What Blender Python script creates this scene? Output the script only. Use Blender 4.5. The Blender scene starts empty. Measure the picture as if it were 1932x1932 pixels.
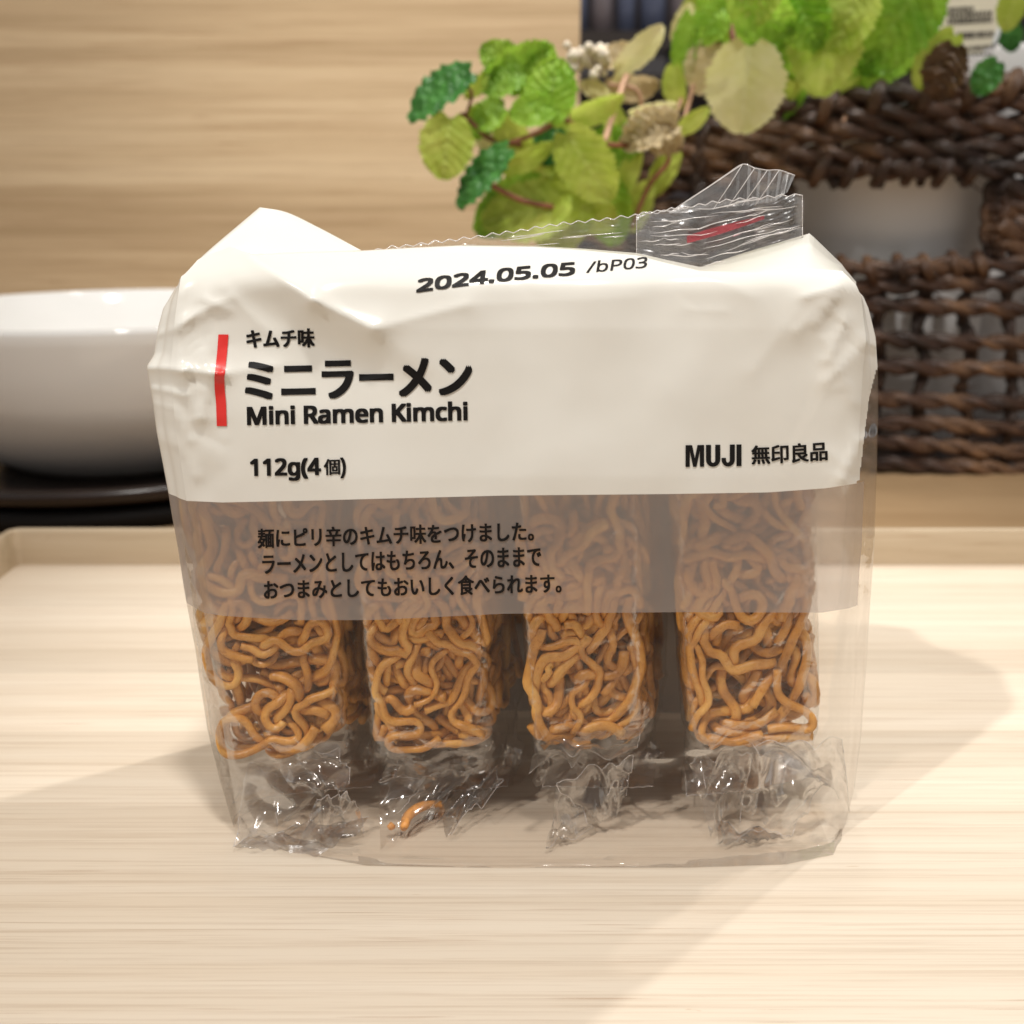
import bpy, bmesh, math, random
import numpy as np
from mathutils import Vector, Matrix, noise

scene = bpy.context.scene
COL = scene.collection
R = math.radians

# ------------------------------------------------------------------ camera
F = 2071.0                      # focal length in units of a 1932-wide picture
PITCH = R(16.0)
CAM = Vector((0.0, 0.0, 0.155))
CT, ST = math.cos(PITCH), math.sin(PITCH)
cd = bpy.data.cameras.new('camera')
cam = bpy.data.objects.new('camera', cd)
COL.objects.link(cam)
cam.location = CAM
cam.rotation_euler = (R(90) - PITCH, 0, 0)
cd.sensor_width = 36.0
cd.lens = 36.0 * F / 1932.0
cd.clip_start = 0.01
cd.clip_end = 50
cd.dof.use_dof = True
cd.dof.focus_distance = 0.248
cd.dof.aperture_fstop = 16.0
scene.camera = cam

# ------------------------------------------------------------------ world, lamps, exposure
w = bpy.data.worlds.new('World')
scene.world = w
w.use_nodes = True
nt = w.node_tree
bg = nt.nodes['Background']
tc = nt.nodes.new('ShaderNodeTexCoord')
nz = nt.nodes.new('ShaderNodeTexNoise'); nz.inputs['Scale'].default_value = 2.6; nz.inputs['Detail'].default_value = 3
cr = nt.nodes.new('ShaderNodeValToRGB')
cr.color_ramp.elements[0].position = 0.38; cr.color_ramp.elements[0].color = (0.20, 0.18, 0.165, 1)
cr.color_ramp.elements[1].position = 0.66; cr.color_ramp.elements[1].color = (1.0, 0.965, 0.92, 1)
nt.links.new(tc.outputs['Generated'], nz.inputs['Vector'])
nt.links.new(nz.outputs['Fac'], cr.inputs['Fac'])
nt.links.new(cr.outputs['Color'], bg.inputs['Color'])
bg.inputs['Strength'].default_value = 0.68


def lamp(name, d, dist, power, size, col=(1.0, 0.965, 0.915), target=(0.0, 0.27, 0.05)):
    ld = bpy.data.lights.new(name, 'AREA')
    ld.shape = 'DISK'; ld.size = size; ld.energy = power; ld.color = col
    o = bpy.data.objects.new(name, ld); COL.objects.link(o)
    t = Vector(target); v = Vector(d).normalized()
    o.location = t + v * dist
    o.rotation_euler = v.to_track_quat('Z', 'Y').to_euler()
    return o



def spot(name, loc, target, power, cone, soft, col=(1.0, 0.965, 0.915)):
    ld = bpy.data.lights.new(name, 'SPOT')
    ld.energy = power; ld.spot_size = R(cone); ld.spot_blend = 1.0; ld.shadow_soft_size = soft; ld.color = col
    o = bpy.data.objects.new(name, ld); COL.objects.link(o)
    o.location = loc
    o.rotation_euler = (Vector(loc) - Vector(target)).to_track_quat('Z', 'Y').to_euler()


spot('ceiling_spot_front', (-0.627, -0.405, 1.256), (0.11, 0.37, 0), 47, 25, 0.018)
spot('ceiling_spot_back', (0.661, 0.833, 1.274), (0.04, 0.36, 0), 37, 24, 0.020)
spot('ceiling_spot_top', (0.02, 0.52, 1.75), (0.10, 0.46, 0), 20, 22, 0.06)
spot('added_back_spot', (0.22, 0.42, 1.45), (-0.02, 0.85, 0.12), 58, 34, 0.05)  # spot added to light the basket, plants and board at the back
lamp('added_front_fill', (0.06, -0.75, 1), 1.4, 8.5, 0.10, target=(0.0, 0.74, 0.14))  # fill light added above the camera to brighten bag front and board

scene.view_settings.view_transform = 'Standard'
scene.view_settings.look = 'None'
scene.view_settings.exposure = 0.08
scene.view_settings.gamma = 1.0
scene.view_settings.use_curve_mapping = False
scene.render.engine = 'CYCLES'
cy = scene.cycles
cy.max_bounces = 10; cy.diffuse_bounces = 4; cy.glossy_bounces = 4
cy.transmission_bounces = 6; cy.transparent_max_bounces = 40
cy.caustics_reflective = False; cy.caustics_refractive = False
cy.use_denoising = True
cy.sample_clamp_indirect = 4.0

# ------------------------------------------------------------------ helpers


def P(px, py, Y):
    """Point of the plane y = Y seen at (px, py) of a 1932-wide picture."""
    dx = (px - 966.0) / F; dy = (966.0 - py) / F
    vy = CT + dy * ST; vz = -ST + dy * CT
    t = Y / vy
    return Vector((CAM.x + t * dx, Y, CAM.z + t * vz))


def PZ(px, py, z):
    dx = (px - 966.0) / F; dy = (966.0 - py) / F
    vy = CT + dy * ST; vz = -ST + dy * CT
    t = (z - CAM.z) / vz
    return Vector((t * dx, t * vy, z))


def depth(Y, z):
    return Y * CT + (CAM.z - z) * ST


def XZ(px, Y, z):
    """Point at distance Y and height z in the picture column px."""
    return Vector(((px - 966.0) / F * depth(Y, z), Y, z))


def unit(Y, z=0.12):
    return depth(Y, z) / F


def tag(o, label, cat, group=None):
    o['label'] = label; o['category'] = cat
    if group: o['group'] = group
    return o


def thing(name, label, cat, loc=(0, 0, 0), group=None):
    o = bpy.data.objects.new(name, None); COL.objects.link(o)
    o.location = loc; o.empty_display_size = 0.02
    return tag(o, label, cat, group)


def obj(name, verts, faces, mat, parent=None, smooth=True, uv=None, loc=None, matidx=None):
    off = Vector((0, 0, 0))
    if parent is not None: off = Vector(parent.location)
    if parent is not None and parent.parent is not None: off = off + Vector(parent.parent.location)
    if loc is not None and parent is None: off = Vector(loc)
    me = bpy.data.meshes.new(name)
    me.from_pydata([tuple(Vector(v) - off) for v in verts], [], [tuple(f) for f in faces])
    for m in (mat if isinstance(mat, (list, tuple)) else [mat]): me.materials.append(m)
    if matidx is not None: me.polygons.foreach_set('material_index', matidx)
    if smooth: me.polygons.foreach_set('use_smooth', [True] * len(me.polygons))
    if uv is not None:
        l = me.uv_layers.new(name='UVMap')
        for p in me.polygons:
            for li in p.loop_indices: l.data[li].uv = uv[me.loops[li].vertex_index]
    me.update()
    o = bpy.data.objects.new(name, me); COL.objects.link(o)
    if parent is not None: o.parent = parent
    elif loc is not None: o.location = loc
    return o


def struct(o):
    o['kind'] = 'structure'
    return o


class MB:
    def __init__(s): s.v = []; s.f = []; s.uv = []; s.mi = []

    def add(s, vs, fs, uv=None, mi=0):
        b = len(s.v); s.v += [Vector(v) for v in vs]
        s.f += [tuple(i + b for i in f) for f in fs]
        s.uv += uv if uv is not None else [(0, 0)] * len(vs)
        s.mi += [mi] * len(fs)
        return s

    def grid(s, rows, close=False, uv=None, mi=0):
        n = len(rows); m = len(rows[0]); vs = [p for r in rows for p in r]; fs = []
        for i in range(n - 1):
            for j in range(m - 1 if not close else m):
                k = (j + 1) % m
                fs.append((i * m + j, i * m + k, (i + 1) * m + k, (i + 1) * m + j))
        u = uv if uv is not None else [(j / max(1, m - 1), i / max(1, n - 1)) for i in range(n) for j in range(m)]
        return s.add(vs, fs, u, mi)

    def tube(s, pts, rad, ring=8, cap=True, flat=1.0, sq=0.0, twist=0.0, mi=0, up=None):
        pts = [Vector(p) for p in pts]; n = len(pts)
        if n < 2: return s
        tan = []
        for i in range(n):
            t = pts[min(n - 1, i + 1)] - pts[max(0, i - 1)]
            tan.append(t.normalized() if t.length > 1e-9 else Vector((1, 0, 0)))
        nrm = Vector(up) if up is not None else tan[0].orthogonal()
        if abs(nrm.normalized().dot(tan[0])) > 0.98: nrm = tan[0].orthogonal()
        nrm = (nrm - tan[0] * nrm.dot(tan[0])).normalized()
        rows = []; L = 0; uv = []
        for i in range(n):
            nrm = (nrm - tan[i] * nrm.dot(tan[i]))
            nrm = nrm.normalized() if nrm.length > 1e-6 else tan[i].orthogonal().normalized()
            b = tan[i].cross(nrm)
            r = rad[i] if hasattr(rad, '__len__') else rad
            if i: L += (pts[i] - pts[i - 1]).length
            row = []
            for k in range(ring):
                a = 2 * math.pi * k / ring + twist * L
                c, sn = math.cos(a), math.sin(a)
                q = 1.0
                if sq: q = 1.0 / ((abs(c) ** 4 + abs(sn) ** 4) ** 0.25) * sq + (1 - sq)
                row.append(pts[i] + nrm * (c * r * q) + b * (sn * r * flat * q))
                uv.append((k / ring, L))
            rows.append(row)
        b0 = len(s.v)
        s.grid(rows, close=True, uv=uv, mi=mi)
        if cap:
            s.f.append(tuple(b0 + k for k in range(ring))[::-1]); s.mi.append(mi)
            e = b0 + (n - 1) * ring
            s.f.append(tuple(e + k for k in range(ring))); s.mi.append(mi)
        return s

    def box(s, a, b, mi=0):
        x0, y0, z0 = a; x1, y1, z1 = b
        vs = [(x0, y0, z0), (x1, y0, z0), (x1, y1, z0), (x0, y1, z0), (x0, y0, z1), (x1, y0, z1), (x1, y1, z1), (x0, y1, z1)]
        return s.add(vs, [(0, 3, 2, 1), (4, 5, 6, 7), (0, 1, 5, 4), (1, 2, 6, 5), (2, 3, 7, 6), (3, 0, 4, 7)], mi=mi)

    def lathe(s, prof, c, n=96, mi=0):
        rows = []
        for (r, z) in prof:
            rows.append([Vector((c[0] + r * math.cos(2 * math.pi * k / n), c[1] + r * math.sin(2 * math.pi * k / n), c[2] + z)) for k in range(n)])
        return s.grid(rows, close=True, mi=mi)

    def build(s, name, mat, parent=None, smooth=True, loc=None):
        return obj(name, s.v, s.f, mat, parent, smooth, s.uv, loc, s.mi if isinstance(mat, (list, tuple)) else None)


def bevel(o, wd, seg=3):
    m = o.modifiers.new('bevel', 'BEVEL'); m.width = wd; m.segments = seg; m.limit_method = 'ANGLE'
    return o


def solid(o, t):
    m = o.modifiers.new('solid', 'SOLIDIFY'); m.thickness = t
    return o


def catmull(pts, n):
    pts = [Vector(p) for p in pts]; out = []
    ext = [pts[0] * 2 - pts[1]] + pts + [pts[-1] * 2 - pts[-2]]
    seg = len(pts) - 1
    for i in range(n):
        t = i / (n - 1) * seg; k = min(int(t), seg - 1); t -= k
        a, b, c, d = ext[k:k + 4]
        out.append(0.5 * ((2 * b) + (c - a) * t + (2 * a - 5 * b + 4 * c - d) * t * t + (3 * b - a - 3 * c + d) * t ** 3))
    return out


def interp(x, pts):
    return float(np.interp(x, [p[0] for p in pts], [p[1] for p in pts]))


def sstep(a, b, x):
    t = min(1, max(0, (x - a) / (b - a))); return t * t * (3 - 2 * t)


# ------------------------------------------------------------------ materials
def new_mat(name):
    m = bpy.data.materials.new(name); m.use_nodes = True
    nt = m.node_tree
    return m, nt, nt.nodes['Principled BSDF'], nt.nodes['Material Output']


def N(nt, t, **kw):
    n = nt.nodes.new(t)
    for k, v in kw.items():
        if k in n.inputs: n.inputs[k].default_value = v
        else: setattr(n, k, v)
    return n


def ramp(nt, fac, stops):
    r = nt.nodes.new('ShaderNodeValToRGB')
    e = r.color_ramp.elements
    while len(e) < len(stops): e.new(0.5)
    for i, (p, c) in enumerate(stops): e[i].position = p; e[i].color = (*c, 1) if len(c) == 3 else c
    nt.links.new(fac, r.inputs['Fac'])
    return r


def mixc(nt, fac, a, b, mode='MIX'):
    m = nt.nodes.new('ShaderNodeMix'); m.data_type = 'RGBA'; m.blend_type = mode
    for s, v in ((m.inputs[0], fac), (m.inputs[6], a), (m.inputs[7], b)):
        if hasattr(v, 'links') or hasattr(v, 'is_linked'): nt.links.new(v, s)
        elif isinstance(v, (int, float)): s.default_value = v
        else: s.default_value = (*v, 1)
    return m.outputs[2]


def plain(name, c, rough=0.5, spec=0.5, noise_amt=0.0, scale=60, bump=0.0):
    m, nt, b, out = new_mat(name)
    b.inputs['Base Color'].default_value = (*c, 1); b.inputs['Roughness'].default_value = rough
    b.inputs['Specular IOR Level'].default_value = spec
    if noise_amt or bump:
        t = N(nt, 'ShaderNodeTexCoord'); n = N(nt, 'ShaderNodeTexNoise', Scale=scale, Detail=4.0)
        nt.links.new(t.outputs['Object'], n.inputs['Vector'])
        if noise_amt:
            r = ramp(nt, n.outputs['Fac'], [(0.3, tuple(x * (1 - noise_amt) for x in c)), (0.7, tuple(min(1, x * (1 + noise_amt)) for x in c))])
            nt.links.new(r.outputs['Color'], b.inputs['Base Color'])
        if bump:
            bp = N(nt, 'ShaderNodeBump', Strength=bump, Distance=0.001)
            nt.links.new(n.outputs['Fac'], bp.inputs['Height']); nt.links.new(bp.outputs['Normal'], b.inputs['Normal'])
    return m


def bamboo(name, light, mid, dark, fine=1.0, streak=0.6, rough=0.45, xs=1.0, strips=0.0):
    """Laminated bamboo, grain along X: soft strips, long streaks, short dark fibres, nodes."""
    m, nt, b, out = new_mat(name)
    t = N(nt, 'ShaderNodeTexCoord')

    def stretched(sx, sy, sz, detail=4.0, rough_=0.55, dist=0.0, off=(0, 0, 0)):
        mp = N(nt, 'ShaderNodeMapping'); mp.inputs['Scale'].default_value = (sx * xs, sy, sz); mp.inputs['Location'].default_value = off
        nt.links.new(t.outputs['Object'], mp.inputs['Vector'])
        n = N(nt, 'ShaderNodeTexNoise', Scale=1.0, Detail=detail, Roughness=rough_, Distortion=dist)
        nt.links.new(mp.outputs['Vector'], n.inputs['Vector'])
        return n.outputs['Fac']
    k = fine
    a = stretched(2.2, 60 * k, 60 * k, 3.0)
    base = ramp(nt, a, [(0.35, dark), (0.5, mid), (0.64, light)]).outputs['Color']
    st = stretched(13, 330 * k, 330 * k, 6.0, 0.7, 0.1)
    s1 = ramp(nt, st, [(0.34, (0.55, 0.43, 0.33)), (0.52, (1, 1, 1)), (0.72, (1.0, 1.0, 1.0))]).outputs['Color']
    col = mixc(nt, streak * 0.55, base, s1, 'MULTIPLY')
    fb = stretched(34, 900 * k, 900 * k, 2.0, 0.5, 0.0, (3, 1, 7))
    s2 = ramp(nt, fb, [(0.28, (0.50, 0.32, 0.20)), (0.37, (1, 1, 1))]).outputs['Color']
    patch = stretched(5, 26 * k, 26 * k, 2.0, 0.5, 0.0, (9, 4, 2))
    pm = ramp(nt, patch, [(0.42, (0.15, 0.15, 0.15)), (0.62, (1, 1, 1))]).outputs['Color']
    fac = N(nt, 'ShaderNodeMath', operation='MULTIPLY'); nt.links.new(pm, fac.inputs[0]); fac.inputs[1].default_value = streak
    col = mixc(nt, fac.outputs[0], col, s2, 'MULTIPLY')
    # nodes: short smudges across the strip
    nd = stretched(26, 75 * k, 75 * k, 4.0, 0.75, 1.2, (5, 2, 1))
    s3 = ramp(nt, nd, [(0.235, (0.62, 0.46, 0.30)), (0.30, (1, 1, 1))]).outputs['Color']
    col = mixc(nt, 0.75, col, s3, 'MULTIPLY')
    if strips:                                          # glued strips, each with its own tone
        sp = N(nt, 'ShaderNodeSeparateXYZ'); nt.links.new(t.outputs['Object'], sp.inputs[0])
        dv = N(nt, 'ShaderNodeMath', operation='DIVIDE'); nt.links.new(sp.outputs['Y'], dv.inputs[0]); dv.inputs[1].default_value = strips
        fl = N(nt, 'ShaderNodeMath', operation='FLOOR'); nt.links.new(dv.outputs[0], fl.inputs[0])
        wn = N(nt, 'ShaderNodeTexWhiteNoise', noise_dimensions='1D'); nt.links.new(fl.outputs[0], wn.inputs['W'])
        tone = ramp(nt, wn.outputs['Value'], [(0.0, (0.90, 0.885, 0.865)), (1.0, (1.06, 1.06, 1.06))]).outputs['Color']
        col = mixc(nt, 1.0, col, tone, 'MULTIPLY')
    nt.links.new(col, b.inputs['Base Color'])
    b.inputs['Roughness'].default_value = rough
    b.inputs['Specular IOR Level'].default_value = 0.35
    bp = N(nt, 'ShaderNodeBump', Strength=0.12, Distance=0.0004)
    nt.links.new(st, bp.inputs['Height']); nt.links.new(bp.outputs['Normal'], b.inputs['Normal'])
    return m


def film(name, tint=(0.97, 0.96, 0.95), haze=0.05, hazecol=(0.8, 0.76, 0.74), rough=0.07, refl=1.0, fmax=0.45, aniso=None, bump=0.0, bscale=120, wave=None, bdist=0.001, translucent=False):
    """Thin clear plastic: transparent with a Fresnel gloss and a little haze."""
    m, nt, b, out = new_mat(name)
    nt.nodes.remove(b)
    tr = N(nt, 'ShaderNodeBsdfTransparent'); tr.inputs['Color'].default_value = (*tint, 1)
    df = N(nt, 'ShaderNodeBsdfDiffuse'); df.inputs['Color'].default_value = (*hazecol, 1)
    gl = N(nt, 'ShaderNodeBsdfGlossy', Roughness=rough)
    hz = df.outputs[0]
    if translucent:
        tl = N(nt, 'ShaderNodeBsdfTranslucent'); tl.inputs['Color'].default_value = (*hazecol, 1)
        mm = N(nt, 'ShaderNodeMixShader'); mm.inputs[0].default_value = 0.5
        nt.links.new(df.outputs[0], mm.inputs[1]); nt.links.new(tl.outputs[0], mm.inputs[2]); hz = mm.outputs[0]
    m1 = N(nt, 'ShaderNodeMixShader'); m1.inputs[0].default_value = haze
    nt.links.new(tr.outputs[0], m1.inputs[1]); nt.links.new(hz, m1.inputs[2])
    fr = N(nt, 'ShaderNodeFresnel', IOR=1.48)
    mu = N(nt, 'ShaderNodeMath', operation='MULTIPLY'); mu.inputs[1].default_value = refl; mu.use_clamp = True
    nt.links.new(fr.outputs[0], mu.inputs[0])
    mn = N(nt, 'ShaderNodeMath', operation='MINIMUM'); mn.inputs[1].default_value = fmax
    nt.links.new(mu.outputs[0], mn.inputs[0]); mu = mn
    m2 = N(nt, 'ShaderNodeMixShader')
    nt.links.new(mu.outputs[0], m2.inputs[0]); nt.links.new(m1.outputs[0], m2.inputs[1]); nt.links.new(gl.outputs[0], m2.inputs[2])
    nt.links.new(m2.outputs[0], out.inputs['Surface'])
    if bump:
        t = N(nt, 'ShaderNodeTexCoord')
        n = N(nt, 'ShaderNodeTexNoise', Scale=bscale, Detail=2.5, Distortion=0.6)
        if aniso:
            mp = N(nt, 'ShaderNodeMapping'); mp.inputs['Scale'].default_value = aniso; mp.inputs['Rotation'].default_value = (0, R(-9), 0)
            nt.links.new(t.outputs['Object'], mp.inputs['Vector']); nt.links.new(mp.outputs['Vector'], n.inputs['Vector'])
        else: nt.links.new(t.outputs['Object'], n.inputs['Vector'])
        bp = N(nt, 'ShaderNodeBump', Strength=bump, Distance=bdist)
        h = n.outputs['Fac']
        if wave:
            wv = N(nt, 'ShaderNodeTexWave', Scale=wave, Distortion=1.5); wv.bands_direction = 'Z'
            nt.links.new(t.outputs['Object'], wv.inputs['Vector'])
            ad = N(nt, 'ShaderNodeMath', operation='ADD'); nt.links.new(n.outputs['Fac'], ad.inputs[0]); nt.links.new(wv.outputs['Fac'], ad.inputs[1]); h = ad.outputs[0]
        nt.links.new(h, bp.inputs['Height'])
        nt.links.new(bp.outputs['Normal'], gl.inputs['Normal']); nt.links.new(bp.outputs['Normal'], fr.inputs['Normal'])
    return m


def white_film():
    m, nt, b, out = new_mat('white_printed_film')
    b.inputs['Base Color'].default_value = (0.88, 0.868, 0.81, 1)
    b.inputs['Roughness'].default_value = 0.20
    b.inputs['Specular IOR Level'].default_value = 0.5
    tl = N(nt, 'ShaderNodeBsdfTranslucent'); tl.inputs['Color'].default_value = (0.86, 0.80, 0.70, 1)
    mx = N(nt, 'ShaderNodeMixShader'); mx.inputs[0].default_value = 0.22
    nt.links.new(b.outputs[0], mx.inputs[1]); nt.links.new(tl.outputs[0], mx.inputs[2])
    nt.links.new(mx.outputs[0], out.inputs['Surface'])
    t = N(nt, 'ShaderNodeTexCoord'); n = N(nt, 'ShaderNodeTexNoise', Scale=35.0, Detail=2.0, Distortion=0.8)
    nt.links.new(t.outputs['Object'], n.inputs['Vector'])
    bp = N(nt, 'ShaderNodeBump', Strength=0.10, Distance=0.002)
    nt.links.new(n.outputs['Fac'], bp.inputs['Height']); nt.links.new(bp.outputs['Normal'], b.inputs['Normal'])
    return m


def noodle_mat():
    m, nt, b, out = new_mat('fried_noodle')
    t = N(nt, 'ShaderNodeTexCoord')
    n = N(nt, 'ShaderNodeTexNoise', Scale=110.0, Detail=3.0)
    nt.links.new(t.outputs['Object'], n.inputs['Vector'])
    r = ramp(nt, n.outputs['Fac'], [(0.26, (0.36, 0.145, 0.028)), (0.48, (0.64, 0.30, 0.060)), (0.74, (0.84, 0.505, 0.15))])
    n2 = N(nt, 'ShaderNodeTexNoise', Scale=1400.0, Detail=2.0)
    nt.links.new(t.outputs['Object'], n2.inputs['Vector'])
    sp = ramp(nt, n2.outputs['Fac'], [(0.30, (0.68, 0.45, 0.3)), (0.42, (1, 1, 1))]).outputs['Color']
    nt.links.new(mixc(nt, 0.5, r.outputs['Color'], sp, 'MULTIPLY'), b.inputs['Base Color'])
    b.inputs['Roughness'].default_value = 0.33
    bp = N(nt, 'ShaderNodeBump', Strength=0.5, Distance=0.0003)
    nt.links.new(n2.outputs['Fac'], bp.inputs['Height']); nt.links.new(bp.outputs['Normal'], b.inputs['Normal'])
    return m


def leaf_mat(name, c1, c2, vein, trans=0.35, bump=0.5):
    m, nt, b, out = new_mat(name)
    t = N(nt, 'ShaderNodeTexCoord')
    n = N(nt, 'ShaderNodeTexNoise', Scale=55.0, Detail=3.0)
    nt.links.new(t.outputs['Object'], n.inputs['Vector'])
    r = ramp(nt, n.outputs['Fac'], [(0.32, c1), (0.68, c2)])
    sx = N(nt, 'ShaderNodeSeparateXYZ'); nt.links.new(t.outputs['UV'], sx.inputs[0])
    # midrib and slanting side veins from the leaf's own UV
    ab = N(nt, 'ShaderNodeMath', operation='SUBTRACT'); nt.links.new(sx.outputs['X'], ab.inputs[0]); ab.inputs[1].default_value = 0.5
    aa = N(nt, 'ShaderNodeMath', operation='ABSOLUTE'); nt.links.new(ab.outputs[0], aa.inputs[0])
    k1 = N(nt, 'ShaderNodeMath', operation='MULTIPLY_ADD'); nt.links.new(aa.outputs[0], k1.inputs[0]); k1.inputs[1].default_value = -0.55; nt.links.new(sx.outputs['Y'], k1.inputs[2])
    k2 = N(nt, 'ShaderNodeMath', operation='MULTIPLY'); nt.links.new(k1.outputs[0], k2.inputs[0]); k2.inputs[1].default_value = 7 * 2 * math.pi
    k3 = N(nt, 'ShaderNodeMath', operation='COSINE'); nt.links.new(k2.outputs[0], k3.inputs[0])
    vv = ramp(nt, k3.outputs[0], [(0.86, (0, 0, 0)), (1.0, (1, 1, 1))])
    mr = ramp(nt, aa.outputs[0], [(0.012, (1, 1, 1)), (0.035, (0, 0, 0))])
    mxm = N(nt, 'ShaderNodeMath', operation='MAXIMUM'); nt.links.new(vv.outputs['Color'], mxm.inputs[0]); nt.links.new(mr.outputs['Color'], mxm.inputs[1])
    fac = N(nt, 'ShaderNodeMath', operation='MULTIPLY'); nt.links.new(mxm.outputs[0], fac.inputs[0]); fac.inputs[1].default_value = 0.28
    col = mixc(nt, fac.outputs[0], r.outputs['Color'], vein)
    nt.links.new(col, b.inputs['Base Color'])
    b.inputs['Roughness'].default_value = 0.42
    b.inputs['Specular IOR Level'].default_value = 0.4
    tl = N(nt, 'ShaderNodeBsdfTranslucent'); nt.links.new(col, tl.inputs['Color'])
    mx = N(nt, 'ShaderNodeMixShader'); mx.inputs[0].default_value = trans
    nt.links.new(b.outputs[0], mx.inputs[1]); nt.links.new(tl.outputs[0], mx.inputs[2]); nt.links.new(mx.outputs[0], out.inputs['Surface'])
    vo = N(nt, 'ShaderNodeTexVoronoi', Scale=260.0); nt.links.new(t.outputs['Object'], vo.inputs['Vector'])
    bp = N(nt, 'ShaderNodeBump', Strength=bump, Distance=0.0015); bp.invert = True
    nt.links.new(vo.outputs['Distance'], bp.inputs['Height']); nt.links.new(bp.outputs['Normal'], b.inputs['Normal'])
    return m


def rope_mat(name, stops):
    m, nt, b, out = new_mat(name)
    t = N(nt, 'ShaderNodeTexCoord')
    n = N(nt, 'ShaderNodeTexNoise', Scale=28.0, Detail=2.0); nt.links.new(t.outputs['Object'], n.inputs['Vector'])
    r = ramp(nt, n.outputs['Fac'], stops)
    mp = N(nt, 'ShaderNodeMapping'); mp.inputs['Scale'].default_value = (7, 60, 1); nt.links.new(t.outputs['UV'], mp.inputs['Vector'])
    n2 = N(nt, 'ShaderNodeTexNoise', Scale=1.0, Detail=4.0, Roughness=0.7, Distortion=0.5); nt.links.new(mp.outputs['Vector'], n2.inputs['Vector'])
    f = ramp(nt, n2.outputs['Fac'], [(0.30, (0.35, 0.28, 0.25)), (0.6, (1, 1, 1)), (0.8, (1.6, 1.4, 1.2))]).outputs['Color']
    nt.links.new(mixc(nt, 0.85, r.outputs['Color'], f, 'MULTIPLY'), b.inputs['Base Color'])
    b.inputs['Roughness'].default_value = 0.40
    b.inputs['Specular IOR Level'].default_value = 0.55
    bp = N(nt, 'ShaderNodeBump', Strength=1.0, Distance=0.003)
    nt.links.new(n2.outputs['Fac'], bp.inputs['Height']); nt.links.new(bp.outputs['Normal'], b.inputs['Normal'])
    return m


M = {}
M['tray'] = bamboo('tray_bamboo', (0.765, 0.675, 0.56), (0.745, 0.65, 0.533), (0.715, 0.615, 0.495), 2.2, 0.62, 0.42, xs=0.7, strips=0.021)
M['tray_rim'] = bamboo('tray_rim_bamboo', (0.56, 0.45, 0.32), (0.51, 0.405, 0.28), (0.44, 0.345, 0.23), 0.8, 0.35, 0.45)
M['board'] = bamboo('board_bamboo', (0.76, 0.59, 0.38), (0.68, 0.51, 0.315), (0.56, 0.405, 0.24), 0.8, 0.8, 0.5, xs=0.45)
M['table'] = bamboo('table_wood', (0.42, 0.28, 0.155), (0.38, 0.25, 0.135), (0.33, 0.21, 0.11), 0.4, 0.3, 0.4)
M['film'] = film('clear_film', (0.968, 0.955, 0.943), 0.009, (0.80, 0.73, 0.70), 0.05, 0.42, 0.40, bump=0.35, bscale=45, bdist=0.003)
M['frost'] = film('frosted_film', (0.88, 0.87, 0.88), 0.44, (0.68, 0.63, 0.60), 0.12, 0.8, 0.3, bump=0.1, bscale=45, translucent=True)
M['wrap'] = film('wrapper_film', (0.98, 0.97, 0.96), 0.006, (0.85, 0.80, 0.76), 0.06, 0.55, 0.30, bump=0.6, bscale=110, bdist=0.003)
M['edge'] = film('painted_edge_glint', (0.92, 0.90, 0.89), 0.45, (0.95, 0.90, 0.87), 0.15, 1.6, 0.5)  # milky pale colour, paints highlights onto film edges and folds
M['seal'] = film('crimped_film', (0.965, 0.96, 0.955), 0.05, (0.92, 0.9, 0.89), 0.22, 1.4, 0.4, bump=0.3, bscale=160, bdist=0.001)
M['tape'] = film('clear_tape', (0.965, 0.96, 0.96), 0.10, (0.95, 0.94, 0.94), 0.26, 1.8, 0.5, bump=0.3, bscale=160, bdist=0.001)
M['crinkle'] = film('crinkled_film', (0.965, 0.955, 0.945), 0.012, (0.9, 0.86, 0.83), 0.13, 1.7, 0.5)
M['back'] = plain('shade_painted_back_print', (0.34, 0.29, 0.255), 0.6, 0.2)  # shade inside the bag painted in as brown-grey print
M['white'] = white_film()
M['ink'] = plain('black_ink', (0.008, 0.007, 0.007), 0.5, 0.18)
M['red'] = plain('red_ink', (0.72, 0.035, 0.03), 0.32)
M['redtape'] = plain('red_tear_tape', (0.80, 0.10, 0.12), 0.3)
M['noodle'] = noodle_mat()
M['crumb'] = plain('noodle_crumb_orange', (0.80, 0.36, 0.09), 0.45, noise_amt=0.2, scale=600, bump=0.3)
M['ceramic'] = plain('white_ceramic', (0.84, 0.835, 0.82), 0.08, 0.5)
M['lacquer'] = plain('black_brown_lacquer', (0.020, 0.012, 0.010), 0.25, 0.5, 0.2, 40)
M['black'] = plain('black_base', (0.006, 0.005, 0.005), 0.6, 0.2)
M['rope'] = rope_mat('seagrass_rope', [(0.30, (0.030, 0.014, 0.009)), (0.5, (0.085, 0.040, 0.022)), (0.72, (0.27, 0.15, 0.078))])
M['rope_dark'] = rope_mat('dark_seagrass', [(0.30, (0.022, 0.012, 0.009)), (0.55, (0.055, 0.028, 0.018)), (0.75, (0.12, 0.065, 0.036))])
M['pot'] = plain('white_plastic_pot', (0.80, 0.79, 0.79), 0.35, 0.5)
M['tag'] = plain('cream_plastic_tag', (0.72, 0.66, 0.52), 0.4)
M['tagedge'] = plain('clear_tag_edge', (0.66, 0.68, 0.70), 0.2)
M['print'] = plain('dark_grey_print', (0.07, 0.06, 0.05), 0.6)
M['stem'] = plain('reddish_brown_stem', (0.26, 0.10, 0.055), 0.5, 0.4, 0.3, 80)
M['stem_pale'] = plain('pale_pink_stem', (0.52, 0.31, 0.20), 0.5, 0.4, 0.25, 80)
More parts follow.
